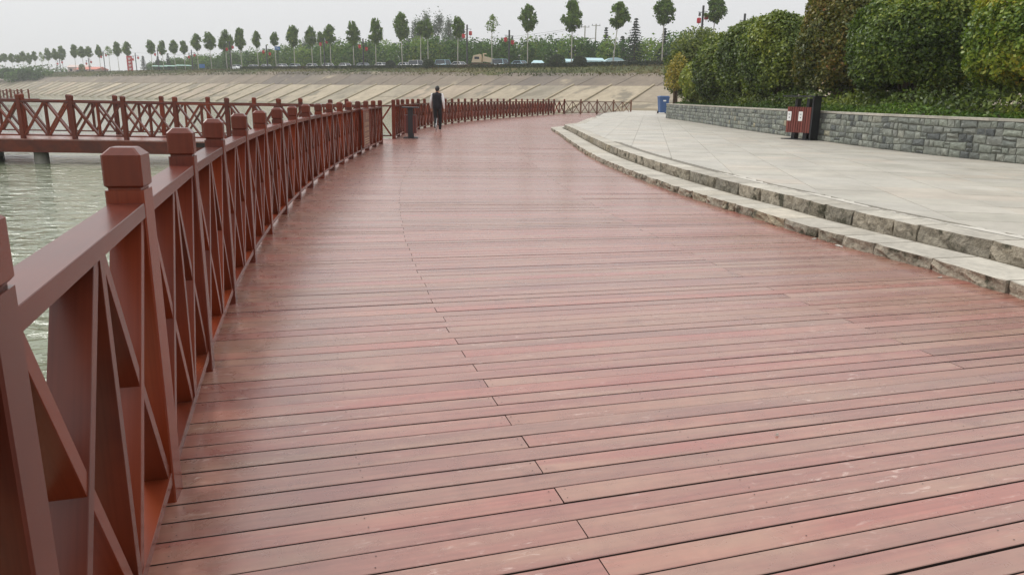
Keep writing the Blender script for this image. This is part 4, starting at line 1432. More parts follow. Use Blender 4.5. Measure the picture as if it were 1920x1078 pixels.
tag(wood_o, 'belt of mixed green bushes and young trees behind the road', kind='stuff')

# ------------------------------------------------------------------ street trees
def crown_mesh(seed, k=1500, sparse=0.0):
    """egg-shaped crown made of upright leafy clumps, unit width 1, unit height 1"""
    g = np.random.default_rng(seed)
    pts, nn, tt = [], [], []
    nc = 80
    for c_ in range(nc):
        z = g.uniform(0.03, 0.92)
        prof = 0.5 * math.sin(math.pi * min(1, z / 0.36) * 0.5) ** 0.8 if z < 0.36 else 0.5 * (1 - ((z - 0.36) / 0.72) ** 1.7)
        a = g.uniform(0, 2 * math.pi); r_ = prof * g.uniform(0.03, 0.97) ** 0.62
        c0 = np.array([math.cos(a) * r_, math.sin(a) * r_, z])
        kk = int(k / nc * g.uniform(0.6, 1.4))
        q = g.normal(0, 1, (kk, 3)) * np.array([0.062, 0.062, 0.052])
        pts.append(c0 + q); nn.append(q * 8 + np.array([0, 0, .3])); tt.append(np.full(kk, 0.38 + g.normal(0, 0.13)) + g.normal(0, 0.1, kk))
    for s in range(4):   # upright leaders that break the outline
        x0, y0 = g.normal(0, 0.13, 2); zt0 = g.uniform(0.9, 1.08) if s else 1.06
        kk = 40
        f = g.uniform(0, 1, kk)
        q = np.stack([x0 * (1 - f * .3) + g.normal(0, .026, kk), y0 * (1 - f * .3) + g.normal(0, .026, kk), 0.72 + (zt0 - 0.72) * f], 1)
        pts.append(q); nn.append(g.normal(0, 1, (kk, 3))); tt.append(np.full(kk, 0.45) + g.normal(0, 0.1, kk))
    P, N_, T = np.vstack(pts), np.vstack(nn), np.concatenate(tt)
    if sparse: 
        kp = g.random(len(P)) > sparse; P, N_, T = P[kp], N_[kp], T[kp] + 0.15
    return P, N_, T
CR = []
for s in range(6):
    P, N_, T = crown_mesh(100 + s, 3200 if s < 5 else 800, 0.0 if s < 5 else 0.35)
    me = leaf_mesh(P, N_, 0.088, T, 0.85, 'crown'); me.materials.append(M['leaf_street']); CR.append(me)
def trunk_mesh():
    mb = MB(); mb.tube([(0, 0, -0.03), (0.002, 0, 0.25), (-0.002, 0, 0.5), (0, 0, 1.0)], [0.016, 0.013, 0.012, 0.010], 7); return mb.mesh('trunk', True)
# (x, y, top, crown width, crown base, lean, sparse, label)
TREES = [
 (-236.24, 355.4, 16.61, 3.66, 12.64, 'hazy small street tree at the extreme left edge of the skyline'),
 (-230.79, 351.2, 16.25, 3.13, 12.78, 'second hazy street tree from the left edge'),
 (-224.37, 346.2, 16.08, 2.86, 12.44, 'third hazy street tree from the left edge, among dark bushes'),
 (-218.95, 341.9, 15.49, 2.82, 12.12, 'fourth hazy street tree from the left, the lowest of that cluster'),
 (-214.08, 337.9, 16.69, 3.25, 12.7, 'broad round street tree, fifth from the left edge'),
 (-208.8, 333.6, 15.88, 2.29, 11.49, 'narrow leaning street tree just right of the broad round one far left'),
 (-203.62, 329.3, 16.38, 2.48, 12.71, 'small pointed street tree, seventh from the left edge'),
 (-197.68, 324.4, 15.99, 2.45, 12.16, 'thin pale crowned street tree above the distant white building'),
 (-192.31, 320.0, 17.3, 2.63, 12.68, 'dark pointed street tree right of the distant white building'),
 (-186.1, 314.7, 16.88, 2.59, 12.75, 'street tree left of and touching a taller one above the red-roofed shed'),
 (-180.88, 310.2, 17.71, 3.18, 12.63, 'taller of two touching street trees above the red-roofed shed'),
 (-170.67, 301.3, 17.91, 2.68, 13.18, 'first street tree right of the gap after the two touching trees'),
 (-164.89, 296.2, 16.9, 3.05, 13.02, 'street tree with a small round shrub at its foot on the far left'),
 (-159.69, 291.5, 16.7, 2.79, 13.07, 'street tree just left of the lone lamp post on the far left skyline'),
 (-152.32, 284.9, 16.97, 2.33, 12.87, 'slim street tree between two thin lamp posts on the far left'),
 (-145.51, 278.6, 16.31, 2.86, 13.03, 'sparse see-through street tree left of the red banner tower'),
 (-139.58, 273.1, 17.49, 2.6, 12.85, 'dark pear-shaped street tree immediately left of the red banner tower'),
 (-132.68, 266.4, 17.15, 2.73, 12.8, 'street tree whose crown rises over the red banner tower'),
 (-117.75, 251.8, 16.89, 2.58, 12.79, 'first street tree right of the wide gap after the red banner tower'),
 (-111.06, 245.1, 16.38, 2.34, 12.38, 'small street tree behind the pale green canopies, left one'),
 (-104.46, 238.5, 16.19, 2.61, 12.46, 'diamond-shaped street tree above the right end of the pale green canopies'),
 (-99.38, 233.6, 15.77, 2.39, 12.12, 'top-heavy narrow street tree right of the pale green canopies'),
 (-92.76, 227.2, 17.36, 2.77, 12.93, 'street tree with twin top shoots left of the small blue board'),
 (-86.77, 221.5, 17.44, 3.17, 12.84, 'full round street tree just right of the small blue board'),
 (-79.8, 214.7, 17.57, 3.21, 12.13, 'wide street tree overlapping red lanterns in the left part of the skyline'),
 (-81.11, 222.3, 16.87, 1.81, 12.98, 'slim lower street tree pressed against the wide lantern one'),
 (-73.33, 208.1, 17.67, 2.82, 12.28, 'tall yellowish street tree right of the overlapping pair'),
 (-66.71, 201.5, 16.44, 2.05, 12.52, 'narrow street tree left of the blue road sign and its lamp'),
 (-60.36, 195.8, 15.83, 1.99, 12.66, 'small street tree directly above the blue road sign'),
 (-54.19, 190.8, 17.0, 3.12, 12.44, 'large egg-shaped street tree right of the blue road sign'),
 (-48.7, 186.3, 16.58, 2.54, 12.25, 'street tree with yellow green lower leaves left of a lantern lamp'),
 (-47.83, 191.4, 15.8, 1.56, 12.95, 'thin low street tree squeezed behind red lanterns'),
 (-43.07, 181.4, 16.6, 2.95, 12.62, 'broad street tree directly right of a lamp with red lanterns, above the left railing'),
 (-36.52, 175.6, 16.87, 2.86, 12.12, 'street tree just left of the lamp whose two lanterns hang to either side'),
 (-30.52, 170.4, 17.03, 2.87, 12.09, 'street tree between a lantern lamp and the globe shrub pair'),
 (-24.12, 165.0, 17.88, 3.25, 12.7, 'large dense street tree left of the grey poplar clump'),
 (-21.07, 173.5, 17.03, 2.34, 14.13, 'thin street tree in front of the left side of the poplar clump'),
 (-19.38, 172.1, 17.37, 2.55, 13.39, 'street tree in front of the middle of the poplar clump'),
 (-11.42, 154.3, 16.2, 2.39, 12.44, 'street tree beside the tall lantern lamp above the walking man'),
 (-4.58, 148.2, 16.09, 2.5, 12.96, 'sparse yellowish street tree right of the tan truck'),
 (2.1, 141.9, 17.27, 3.14, 12.93, 'dark street tree with a pointed top near the picture middle, left of the globe shrubs'),
 (9.53, 134.3, 17.38, 3.24, 12.34, 'tall street tree left of the two power poles'),
 (16.27, 126.8, 16.2, 3.15, 12.41, 'street tree with a leaning trunk between two conifers'),
 (22.49, 120.3, 16.24, 3.24, 12.42, 'street tree reaching the top edge above the yellow shrub'),
 (28.66, 114.3, 15.68, 2.89, 12.35, 'street tree behind the big shrubs beside the lamp with red lanterns'),
]
def plateau_z(x, y):
    d = np.hypot(berm[:, 0] - x, berm[:, 1] - y); i = int(np.argmin(d))
    o_ = (x - berm[i, 0]) * bn[i, 0] + (y - berm[i, 1]) * bn[i, 1]
    return zp[i] + float(np.interp(o_, [17, 19], [-0.03, 0.44]))
for q, (x, y, top, w, cb, label) in enumerate(TREES):
    gz = plateau_z(x, y)
    lean = R(5) if q == 42 else random.uniform(-0.02, 0.02)
    t = empty('street_tree', (x - (math.sin(lean) * (cb - gz)), y, gz), random.uniform(0, 6.28), label=label, cat='tree', group='street trees along the far bank')
    tr = trunk_mesh(); s = (cb - gz) + 0.5
    o_ = obj('trunk', tr, M['trunk_pale'], t, (0, 0, 0), 0, (7.5, 7.5, s))
    h = top - cb
    sparse = q in (15, 39, 7)
    c_ = obj('crown', CR[5] if sparse else CR[q % 5], M['leaf_street'], t, (0, 0, cb - gz), random.uniform(0, 6.28), (w * 1.06, w * 1.06, h * 0.97))
    t.rotation_euler = (0, lean, 0)

# ------------------------------------------------------------------ other far plants
def conifer(x, y, top, w, label):
    gz = plateau_z(x, y); h = top - gz
    t = empty('conifer', (x, y, gz), 0, label=label, cat='tree', group='conifers beyond the road')
    P, N_, T = [], [], []
    tiers = int(h * 2.2)
    for k in range(tiers):
        f = k / tiers
        z = h * (0.08 + 0.92 * f); r_ = w / 2 * (1 - f) ** 0.85 + 0.08
        nb = 9
        for b_ in range(nb):
            a = 2 * math.pi * b_ / nb + k * 1.3 + rng.uniform(-.3, .3); rr = r_ * rng.uniform(0.7, 1.12)
            m_ = 16
            s = rng.uniform(0.1, 1, m_)
            P.append(np.stack([math.cos(a) * rr * s + rng.normal(0, .07, m_), math.sin(a) * rr * s + rng.normal(0, .07, m_), z - 0.22 * rr * s + rng.normal(0, .06, m_)], 1))
            N_.append(np.tile([0, 0, 1.0], (m_, 1))); T.append(rng.uniform(0.1, 0.9, m_))
    obj('crown', leaf_mesh(np.vstack(P), np.vstack(N_), 0.32, np.concatenate(T), 0.45), M['leaf_conifer'], t)
    mb = MB(); mb.tube([(0, 0, -0.05), (0, 0, h * 0.95)], [0.16, 0.02], 6); mb.build('trunk', M['trunk'], t)
for a in [(18.6, 162.8, 15.7, 3.2, 'slim dark conifer between the power poles and the leaning-trunk tree'),
          (21.6, 142.6, 15.6, 4.6, 'tallest dark green conifer right of the leaning-trunk tree'),
          (27.4, 145.1, 14.2, 3.6, 'dark conifer behind the tree at the top edge over the yellow shrub'),
          (11.8, 161.0, 12.7, 5.0, 'low broad conifer just left of the power poles'),
          (-128.7, 268.8, 13.0, 2.8, 'small dark conifer right of the red banner tower'),
          (-120.0, 268.7, 14.0, 2.6, 'narrow dark conifer behind the pale green canopies'),
          (-126.6, 275.2, 13.2, 2.6, 'little dark conifer left of the pale green canopies'),
          (21.3, 157.3, 13.6, 5.2, 'wide dark conifer behind the pale turquoise sheets'),
          (-31.9, 230, 16.4, 4.2, 'dark bushy conifer at the left foot of the poplar clump')]:
    conifer(*a)
def blob(name, x, y, gz, rx, h, k, size, mat, label, cat, group, seed, power=2.0, amp=0.1, shell=0.3, bottom=0.0):
    t = empty(name, (x, y, gz), 0, label=label, cat=cat, group=group)
    obj('crown', bush_mesh(rx, rx, h, k, size, seed, power, amp, bottom, None, shell), mat, t)
    mb = MB(); mb.tube([(0, 0, -0.05), (0, 0, h * 0.6)], [rx * 0.09, rx * 0.03], 6); mb.build('trunk', M['trunk'], t)
for (x, y, r_, h, label, mt) in [(7.0, 131.8, 1.6, 2.5, 'big clipped globe shrub in the far hedge, left of the power poles', 'leaf_globe'), (10.5, 128.0, 1.3, 2.1, 'darker clipped globe shrub below the left power pole', 'leaf_hedge'),
                                 (-26.1, 162.1, 1.2, 2.0, 'clipped globe shrub below the large dense street tree', 'leaf_hedge'), (-17.3, 154.8, 1.35, 2.1, 'clipped globe shrub below the poplar clump', 'leaf_globe')]:
    blob('globe_shrub', x, y, plateau_z(x, y) - 0.1, r_, h, 2600, 0.2, M[mt], label, 'shrub', 'clipped globe shrubs along the far hedge', int(abs(x) * 10), 2.0, 0.03, 0.15)
blob('globe_shrub', -165.4, 295.9, plateau_z(-165.4, 295.9), 1.3, 3.4, 900, 0.3, M['leaf_wood'], 'small round shrub far left on the bank top', 'shrub', None, 77, 2.0, 0.05, 0.2)
def poplar(x, y, top, w, label, seed):
    gz = plateau_z(x, y); h = top - gz
    t = empty('poplar', (x, y, gz), 0, label=label, cat='tree', group='grey green poplars in the distance')
    g = np.random.default_rng(seed)
    P, N_, T = [], [], []
    for c_ in range(70):
        f = g.uniform(0.12, 1.0)
        r_ = w / 2 * math.sin(math.pi * min(1, f * 0.9 + 0.08)) ** 0.6 * g.uniform(0.2, 1)
        a = g.uniform(0, 6.28)
        kk = 40
        q = g.normal(0, 1, (kk, 3)) * np.array([0.55, 0.55, 1.0]) + np.array([math.cos(a) * r_, math.sin(a) * r_, h * f * 0.97])
        P.append(q); N_.append(g.normal(0, 1, (kk, 3))); T.append(np.full(kk, g.uniform(0.2, 0.8)) + g.normal(0, .1, kk))
    obj('crown', leaf_mesh(np.vstack(P), np.vstack(N_), 0.5, np.concatenate(T), 0.7), M['leaf_poplar'], t)
    mb = MB(); mb.tube([(0, 0, -0.05), (0, 0, h * 0.8)], [0.25, 0.05], 6); mb.build('trunk', M['trunk'], t)
for a in [(-34.7, 274.9, 26.0, 5.6, 'leftmost slim poplar of the grey clump', 1), (-31.1, 271.3, 27.9, 6.0, 'second poplar from the left in the grey clump', 2), (-26.3, 266.6, 27.2, 6.2, 'tallest poplar in the middle of the grey clump', 3),
          (-22.5, 262.7, 25.5, 5.6, 'poplar right of the tallest in the grey clump', 4), (-19.4, 259.5, 23.3, 5.0, 'rightmost poplar of the grey clump', 5), (-37.9, 277.5, 20.5, 4.6, 'short detached poplar left of the grey clump', 6),
          (-79.9, 319, 23.5, 6.5, 'grey poplar tops showing behind the broad lantern-side tree', 7), (-88.2, 327.0, 22.5, 6.5, 'faint poplar behind the egg-shaped street tree', 8)]:
    poplar(*a)
# dark bushes and hazy wood at the far left end of the bank
P, N_, T = [], [], []
g = np.random.default_rng(5)
for q in range(95):
    f = g.uniform(0, 1)
    if q < 45: x, y = -182 - 34 * f + g.normal(0, 2), 296 + 22 * f + g.normal(0, 3); z0 = 4.6 + 2.2 * g.random(); h = g.uniform(2.0, 3.2)
    else: x, y = -205 - 90 * f, 350 + 45 * f + g.normal(0, 5); z0 = 6.0; h = g.uniform(4, 7.5)
    k = 170; D = sphere_dirs(k)
    rx = h * g.uniform(0.6, 1.0)
    P.append(D * (1 + lumps(D, 10, q, .4))[:, None] * np.array([rx, rx, h * .5]) + np.array([x, y, z0 + h * .3])); N_.append(D); T.append(np.full(k, g.uniform(0.0, 0.5)) + rng.normal(0, .08, k))
tag(obj('bank_scrub', leaf_mesh(np.vstack(P), np.vstack(N_), 0.8, np.concatenate(T), 0.7), M['leaf_wood']), 'dark scrub and hazy trees at the far left end of the bank', kind='stuff')
# low distant buildings
def house(x, y, w, d, h, rz, roofc, label, wins=3):
    gz = plateau_z(x, y)
    t = empty('distant_building', (x, y, gz), rz, label=label, cat='building')
    mb = MB(); mb.box((0, 0, h / 2), (w, d, h)); mb.build('wall', M['brick'], t)
    mb = MB()
    mb.add([(-w/2-.3, -d/2-.3, h), (w/2+.3, -d/2-.3, h), (w/2+.3, d/2+.3, h), (-w/2-.3, d/2+.3, h), (-w/2-.3, 0, h + 1.1), (w/2+.3, 0, h + 1.1)], [(0, 1, 5, 4), (2, 3, 4, 5), (1, 2, 5), (3, 0, 4), (0, 3, 2, 1)])
    mb.build('roof', roofc, t)
    for k in range(wins):
        mb = MB(); mb.box((-w / 2 + w * (k + .5) / wins, -d / 2 - 0.03, h * 0.55), (w / wins * .4, 0.06, h * .4)); mb.build('window', M['glass'], t)
house(-188, 335, 8, 5, 2.4, 0.0, M['brick'], 'low pale building among the leftmost street trees')
house(-174, 318, 15, 5, 1.2, -0.5, M['roofred'], 'long low shed with a faded red roof on the far left bank')

# ------------------------------------------------------------------ lamp posts with red lanterns
def lamp(x, y, top, label, flip, s=1.0):
    gz = plateau_z(x, y); h = top - gz
    t = empty('street_lamp', (x, y, gz), R(38), label=label, cat='street lamp', group='lamp posts hung with red lanterns')
    mb = MB(); mb.box((0, 0, h / 2), (0.22, 0.22, h)); mb.box((0, 0, 0.3), (0.36, 0.36, 0.6)); mb.build('pole', M['dark_metal'], t)
    for k, (sx, za) in enumerate(((-1, h - 0.95), (1, h - 0.75 if not flip else h - 0.95))):
        mb = MB(); mb.box((sx * 0.55, 0, za), (0.95, 0.07, 0.07)); mb.build('arm', M['dark_metal'], t)
        if k == (1 if flip else 0):
            mb = MB(); mb.box((sx * 0.72, 0, za - 0.30), (0.26, 0.26, 0.44), taper=0.7); mb.build('lamp_head', M['dark_metal'], t)
        zl = za - (1.15 if k == (1 if flip else 0) else 0.75)
        mb = MB()
        vs, fs = [], []
        prof = [(0.24, -0.36), (0.30, -0.33), (0.31, -0.1), (0.31, 0.1), (0.30, 0.33), (0.24, 0.36)]
        for r_, z in prof:
            for q in range(10):
                th = 2 * math.pi * q / 10; vs.append((sx * 0.80 + r_ * math.cos(th), r_ * math.sin(th), zl + z))
        for i in range(5):
            for q in range(10):
                a_ = i * 10 + q; b_ = i * 10 + (q + 1) % 10; fs.append((a_, b_, b_ + 10, a_ + 10))
        fs += [tuple(reversed(range(10))), tuple(range(50, 60))]
        mb.add(vs, fs); la = mb.build('lantern', M['lantern'], t)
        mb = MB(); mb.box((sx * 0.80, -0.30, zl), (0.12, 0.03, 0.26)); mb.box((sx * 0.80, -0.302, zl + 0.02), (0.24, 0.03, 0.05)); mb.build('lantern_print', M['gold'], la)
        mb = MB(); mb.tube([(sx * 0.80, 0, zl + 0.36), (sx * 0.80, 0, za)], 0.02, 5); mb.build('cord', M['dark_metal'], la)
        mb = MB(); mb.tube([(sx * 0.80, 0, zl - 0.36), (sx * 0.80, 0, zl - 0.62)], [0.05, 0.02], 5); mb.build('tassel', M['lantern'], la)
LAMPS = [
 (26.91, 114.3, 14.43, 'tall lamp post with red lanterns in front of the tree behind the big shrubs', 0),
 (31.80, 110.2, 13.00, 'lamp post with a red lantern partly hidden by the olive shrubs', 1),
 (-1.27, 143.5, 13.01, 'lamp post with two red lanterns right of the tan truck and sparse tree', 1),
 (-9.44, 151.0, 14.46, 'tall lamp post with two red lanterns just left of the tan truck', 0),
 (-33.49, 171.4, 13.00, 'lamp post with lanterns between two evenly spaced street trees left of the globe shrubs', 1),
 (-44.48, 181.1, 14.34, 'lamp post with red lanterns touching the broad street tree above the left railing', 0),
 (-62.65, 196.2, 12.78, 'lamp post with dull red lanterns just left of the blue road sign', 1),
 (-76.93, 210.1, 14.38, 'lamp post whose lanterns show under the wide overlapping trees', 0),
 (-94.47, 227.2, 12.90, 'thin dark lamp post left of the small blue board', 0),
 (-112.43, 244.8, 14.26, 'thin tall lamp post at the left end of the pale green canopies', 0),
 (-126.23, 258.5, 13.18, 'thin lamp post just right of the red banner tower', 0),
 (-147.58, 278.9, 14.66, 'thin lamp post left of the sparse see-through tree', 0),
 (-158.72, 289.0, 12.59, 'short lamp post on the far left skyline behind the shrub', 0),
 (-181.19, 308.9, 12.97, 'leftmost lamp post, below the two touching trees', 0)]
for a in LAMPS: lamp(*a[:5])

# ------------------------------------------------------------------ power poles with wires
for (x, y, top, label) in [(16.5, 189, 18.0, 'left of the two concrete power poles'), (18.9, 186.9, 18.2, 'right of the two concrete power poles')]:
    gz = plateau_z(x, y)
    t = empty('power_pole', (x, y, gz), 0, label=label, cat='power pole', group='pair of concrete power poles')
    h = top - gz
    mb = MB(); mb.tube([(0, 0, -0.03), (0, 0, h)], [0.2, 0.13], 8); mb.build('pole', M['concrete'], t)
    mb = MB(); mb.box((0, 0, h - 0.35), (2.1, 0.12, 0.12)); mb.build('crossarm', M['concrete'], t)
    for k in (-0.9, 0, 0.9):
        mb = MB(); mb.tube([(k, 0, h - 0.28), (k, 0, h + 0.02)], 0.06, 6); mb.build('insulator', M['dark_metal'], t)
mb = MB(); mb.box((0, 0, 0), (3.1, 0.1, 0.12)); tie = mb.build('tie_beam', M['concrete'], t, loc=(-1.2, 1.05, 15.0 - plateau_z(18.9, 186.9)), rz=R(-41))
def wire(p0, p1, sag, label):
    mb = MB(); pts = []
    for k in range(13):
        f = k / 12; pts.append((p0[0] + (p1[0] - p0[0]) * f, p0[1] + (p1[1] - p0[1]) * f, p0[2] + (p1[2] - p0[2]) * f - sag * 4 * f * (1 - f)))
    mb.tube(pts, 0.022, 4); tag(mb.build('overhead_wire', M['wire']), label, 'wire', 'overhead wires')
wire((16.5, 189, 17.9), (-45, 225, 15.6), 1.6, 'upper overhead wire running left from the power poles')
wire((15.7, 189, 17.5), (-46, 225, 14.9), 1.9, 'lower overhead wire running left from the power poles')
wire((-45, 225, 15.6), (-150, 300, 15.4), 2.0, 'overhead wire sagging between trees in the left half of the skyline')

# ------------------------------------------------------------------ signs on the far bank
gz = plateau_z(-58.8, 192.6)
t = empty('road_sign', (-58.8, 192.6, gz), R(20), label='small blue road sign with a white mark on a thin pole', cat='road sign')
mb = MB(); mb.box((0, 0, 2.5), (0.1, 0.1, 5.0)); mb.build('pole', M['dark_metal'], t)
mb = MB(); mb.box((0, -0.08, 5.15), (1.3, 0.06, 0.85)); p_ = mb.build('panel', M['roadblue'], t)
mb = MB(); mb.box((-0.2, -0.12, 5.2), (0.5, 0.02, 0.10)); mb.box((0.2, -0.12, 5.0), (0.4, 0.02, 0.08)); mb.build('marking', M['white'], p_)
t = empty('banner_tower', (-128.6, 259.0, plateau_z(-128.6, 259)), R(25), label='narrow red vertical sign tower with white characters', cat='sign')
mb = MB(); mb.box((0, 0, 2.5), (1.7, 0.5, 5.0)); p_ = mb.build('panel', M['redsign'], t)
mb = MB()
for k in range(4):
    zc = 4.1 - k * 1.1
    mb.box((0, -0.26, zc), (0.8, 0.04, 0.14)); mb.box((0, -0.265, zc + 0.25), (0.9, 0.04, 0.12)); mb.box((0, -0.27, zc - 0.05), (0.16, 0.04, 0.7)); mb.box((-0.25, -0.26, zc - 0.25), (0.3, 0.04, 0.12))
mb.build('characters', M['white'], p_)
t = empty('blue_board', (-91.5, 226.7, plateau_z(-91.5, 226.7)), R(25), label='small plain blue board on the bank top in the left of the skyline', cat='sign')
mb = MB(); mb.box((0, 0, 1.4), (1.5, 0.08, 1.1)); mb.build('panel', M['roadblue'], t)
for s in (-1, 1):
    mb = MB(); mb.box((s * 0.6, 0.08, 0.9), (0.08, 0.08, 1.8)); mb.build('leg', M['dark_metal'], t)

# turquoise sheeting and market canopies behind the hedge
for k, (x, y, w, h, label) in enumerate([(4.3, 152.9, 2.4, 1.6, 'small pale turquoise tarpaulin cover left of the big globe shrub'), (10.1, 147.4, 2.9, 1.75, 'pale turquoise cover between the two globe shrubs'),
                                      (14.3, 143.1, 3.9, 1.8, 'longest pale turquoise cover, below the power poles'), (17.6, 139.6, 3.8, 1.75, 'rounded pale turquoise cover under the leaning-trunk tree')]):
    t = empty('tarpaulin_cover', (x, y, plateau_z(x, y)), R(6), label=label, cat='canopy', group='turquoise covers behind the far hedge')
    mb = MB()
    if k < 3:
        mb.add([(-w/2, -1, 0), (w/2, -1, 0), (w/2, 1, 0), (-w/2, 1, 0), (-w/2, -1, h - .5), (w/2, -1, h - .5), (w/2, 1, h - .5), (-w/2, 1, h - .5), (-w/2 + .45, 0.1, h), (w/2 + .0 - .35, 0.1, h)],
               [(0, 1, 5, 4), (1, 2, 6, 5), (2, 3, 7, 6), (3, 0, 4, 7), (4, 5, 9, 8), (6, 7, 8, 9), (5, 6, 9), (7, 4, 8)])
    else:
        vs = []; fs = []
        for i in range(9):
            a = math.pi * i / 8
            vs += [(-w / 2 * math.cos(a), -1, 0.7 + (h - 0.7) * math.sin(a)), (-w / 2 * math.cos(a), 1, 0.7 + (h - 0.7) * math.sin(a))]
        for i in range(8): fs.append((2 * i, 2 * i + 2, 2 * i + 3, 2 * i + 1))
        fs.append(tuple(range(0, 18, 2))); fs.append(tuple(reversed(range(1, 18, 2))))
        mb.add(vs, fs)
        mb.box((0, 0, 0.35), (w, 2, 0.7))
    mb.build('sheet', M['cyan'], t)
    mb = MB(); mb.box((0, -1.02, max(0.4, h - 0.55)), (w * 0.98, 0.03, 0.05)); mb.build('seam', M['white'], t)
for (x, y, w, label) in [(-115.4, 251.6, 4.5, 'left pale green market canopy on the far bank'), (-109.1, 245.3, 3.8, 'middle pale green market canopy on the far bank'), (-101.8, 238.0, 4.6, 'right pale green market canopy on the far bank')]:
    t = empty('market_canopy', (x, y, plateau_z(x, y)), R(30), label=label, cat='canopy', group='pale green market canopies')
    mb = MB(); mb.box((0, 0, 1.75), (w, 3, 0.3), taper=0.8); mb.build('roof', M['palegreen'], t)
    for sx in (-1, 1):
        for sy in (-1, 1):
            mb = MB(); mb.box((sx * w * .42, sy * 1.3, 0.8), (0.08, 0.08, 1.6)); mb.build('leg', M['dark_metal'], t)

# ------------------------------------------------------------------ parked cars
def car_proto(kind):
    t = empty('parked_car', (0, 0, 0))
    L, W = (4.4, 1.8)
    H = 1.45 if kind == 'car' else 1.85
    sec = [(-L/2, .35, .55), (-L/2 + .1, .25, .80), (-L*.30, .22, .90), (L*.28, .22, .92), (L/2 - .08, .25, .72), (L/2, .35, .5)]
    mb = MB(); vs = []; fs = []
    for x_, z0, z1 in sec:
        for s in (-1, 1):
            vs += [(x_, s * W / 2, z0), (x_, s * W / 2, z1 - .06), (x_, s * (W / 2 - .08), z1)]
    for i in range(len(sec) - 1):
        a = i * 6; b_ = a + 6
        ring = [0, 1, 2, 5, 4, 3]
        for k in range(6):
            p, q = ring[k], ring[(k + 1) % 6]
            fs.append((a + p, b_ + p, b_ + q, a + q))
    fs.append((0, 1, 2, 5, 4, 3)); e = (len(sec) - 1) * 6; fs.append(tuple(e + k for k in (3, 4, 5, 2, 1, 0)))
    mb.add(vs, fs)
    # roof shell
    x0, x1 = (-L * .22, L * .17) if kind == 'car' else (-L * .42, L * .22)
    mb.box(((x0 + x1) / 2, 0, H - 0.03), (x1 - x0, W * .76, 0.06))
    for (xa, xb) in ((-L * .36 if kind == 'car' else -L * .47, x0), (L * .30, x1)):
        for s in (-1, 1): mb.beam((xa, s * W * .46, .90), (xb, s * W * .37, H - .03), 0.06, 0.06)
    mb.build('body', M['car_white'], t)
    mb = MB()
    xb0, xb1 = (-L * .36, L * .30) if kind == 'car' else (-L * .47, L * .30)
    vs = [(xb0, -W*.45, .88), (xb1, -W*.45, .88), (xb1, W*.45, .88), (xb0, W*.45, .88), (x0, -W*.36, H - .05), (x1, -W*.36, H - .05), (x1, W*.36, H - .05), (x0, W*.36, H - .05)]
    mb.add(vs, [(0, 1, 5, 4), (1, 2, 6, 5), (2, 3, 7, 6), (3, 0, 4, 7)])
    mb.build('window', M['glass'], t)
    for sx in (-.32, .32):
        for sy in (-1, 1):
            mb = MB(); mb.tube([(L * sx, sy * (W / 2 - .2), .32), (L * sx, sy * (W / 2 + .01), .32)], .32, 14); mb.build('wheel', M['tyre'], t)
    for s in (-1, 1):
        mb = MB(); mb.box((L / 2 - .02, s * .6, .62), (.06, .3, .14)); mb.build('headlight', M['white'], t)
    return t
CARS = [
 (-81.33, 226.7, 'car', 'white', 'leftmost white parked car, right of the wide overlapping trees'),
 (-74.07, 219.6, 'car', 'white', 'white parked car below the tall yellowish tree'),
 (-68.68, 214.1, 'car', 'white', 'white parked car at the lamp left of the blue road sign'),
 (-62.35, 207.7, 'car', 'white', 'white parked car right below the blue road sign'),
 (-57.69, 203.4, 'car', 'silver', 'silver parked car below the large egg-shaped tree'),
 (-51.96, 198.6, 'car', 'white', 'white parked car left of the yellow green street tree'),
 (-46.87, 194.5, 'car', 'white', 'white parked car behind the lantern lamp above the left railing'),
 (-41.64, 190.1, 'car', 'white', 'white parked car right of the broad street tree'),
 (-36.28, 185.4, 'car', 'silver', 'silver parked car under the lamp between two even trees'),
 (-31.16, 180.9, 'car', 'white', 'white parked car left of the first globe shrub'),
 (-24.93, 175.5, 'car', 'white', 'white parked car under the large dense street tree'),
 (-21.94, 172.9, 'van', 'white', 'white van left of the globe shrub below the poplars'),
 (-15.41, 167.5, 'van', 'blue', 'pale blue van right of the globe shrub below the poplars'),
 (-11.96, 164.7, 'car', 'white', 'white parked car under the tree beside the tall lantern lamp'),
 (-2.93, 156.8, 'van', 'blue', 'big pale blue estate car right of the tan truck'),
 (0.82, 153.4, 'car', 'blue', 'pale blue parked car near the pointed-top tree')]
protos = {}
for k, (x, y, kind, colr, label) in enumerate(CARS):
    key = (kind, colr)
    if key not in protos:
        t = car_proto(kind)
        if colr != 'white':
            for ch in t.children:
                if ch.name.startswith('body'):
                    ch.data.materials.clear(); ch.data.materials.append(M['car_' + colr])
        protos[key] = t
    else:
        t = copy_tree(protos[key])
    t.location = (x, y, plateau_z(x, y) + 0.02)
    t.rotation_euler = (0, 0, R(-42) if x < 0 else R(-46))
    tag(t, label, 'car' if kind == 'car' else 'van', 'vehicles parked beyond the far hedge')
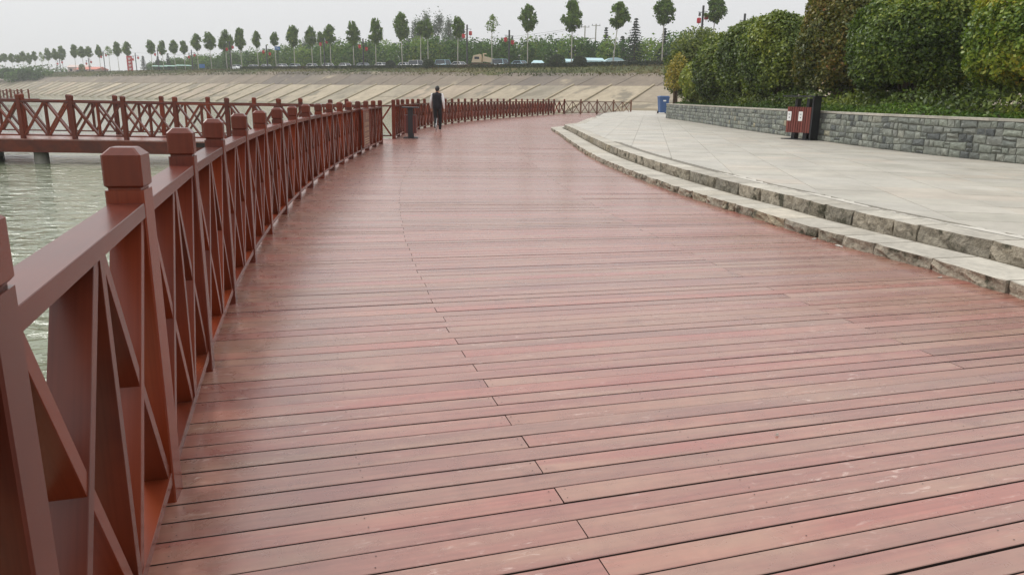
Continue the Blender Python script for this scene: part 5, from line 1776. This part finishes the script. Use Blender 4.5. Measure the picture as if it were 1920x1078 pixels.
# tan truck
x, y = -6.8, 164.2
t = empty('tipper_truck', (x, y, plateau_z(x, y) + 0.06), R(-8), label='tan and brown works truck with a raised load bed behind the far hedge', cat='truck')
mb = MB(); mb.box((0, 0, 0.85), (4.9, 1.9, 0.5)); mb.build('chassis', M['brown_metal'], t)
mb = MB(); mb.add([(-2.4, -.95, 1.3), (-.3, -.95, 1.3), (-.3, .95, 1.3), (-2.4, .95, 1.3), (-2.0, -.95, 2.7), (-.6, -.95, 3.0), (-.6, .95, 3.0), (-2.0, .95, 2.7)], [(0, 3, 2, 1), (4, 5, 6, 7), (0, 1, 5, 4), (1, 2, 6, 5), (2, 3, 7, 6), (3, 0, 4, 7)])
cb_ = mb.build('cab', M['tan'], t)
mb = MB(); mb.box((-1.25, -0.97, 2.2), (1.0, 0.03, 0.5)); mb.build('window', M['glass'], cb_)
mb = MB(); mb.add([(0.1, -.95, 1.5), (2.45, -.95, 1.2), (2.45, .95, 1.2), (.1, .95, 1.5), (0.3, -.95, 2.6), (2.3, -.95, 2.1), (2.3, .95, 2.1), (.3, .95, 2.6)], [(0, 3, 2, 1), (4, 5, 6, 7), (0, 1, 5, 4), (1, 2, 6, 5), (2, 3, 7, 6), (3, 0, 4, 7)])
mb.build('load_bed', M['tan'], t)
mb = MB(); mb.box((0.0, 0, 2.3), (0.22, 0.5, 1.7)); mb.box((0.35, 0, 3.1), (0.5, 0.3, 0.2)); mb.build('hoist', M['tan'], t)
for sx in (-1.6, 0.6, 1.7):
    for sy in (-.85, .85):
        mb = MB(); mb.tube([(sx, sy - .12, .45), (sx, sy + .12, .45)], .45, 14); mb.build('wheel', M['tyre'], t)

# ------------------------------------------------------------------ litter on the deck and steps
for (x, y, z, s, rz, label) in [(3.12, 7.62, 0.004, 0.05, 0.5, 'torn scrap of white paper against the lower step'), (3.22, 7.25, 0.004, 0.07, 1.9, 'larger white paper scrap against the lower step, nearer one'),
                           (3.50, 5.95, 0.004, 0.03, 0.3, 'tiny white scrap below the lower step at the right'), (1.14, 2.93, 0.004, 0.010, 0.3, 'tiny white pebble on the planks at lower right')]:
    vs = [(math.cos(a) * s * random.uniform(.6, 1.1), math.sin(a) * s * 0.28 * random.uniform(.4, 1.2), 0) for a in np.linspace(0, 6.28, 8, endpoint=False)]
    vs += [(v[0] * .7, v[1] * .7, 0.006 * random.random() + 0.004) for v in vs]
    fs = [tuple(range(8, 16))] + [(i, (i + 1) % 8, (i + 1) % 8 + 8, i + 8) for i in range(8)]
    o_ = obj('paper_scrap', mesh_from(vs, fs), M['mortar'], None, (x, y, z), rz)
    tag(o_, label, 'litter')

# ------------------------------------------------------------------ haze
hm = bpy.data.materials.new('haze_air'); hm.use_nodes = True
hn = hm.node_tree; hn.nodes.clear()
ho = hn.nodes.new('ShaderNodeOutputMaterial'); hv = hn.nodes.new('ShaderNodeVolumePrincipled')
hv.inputs['Color'].default_value = (0.93, 0.94, 0.95, 1); hv.inputs['Density'].default_value = 0.00048
hv.inputs['Anisotropy'].default_value = 0.2
hn.links.new(hv.outputs[0], ho.inputs['Volume'])
mb = MB(); mb.box((0, 50, 11.2), (3100, 3000, 29.6))
hz = mb.build('haze', hm); tag(hz, kind='stuff')
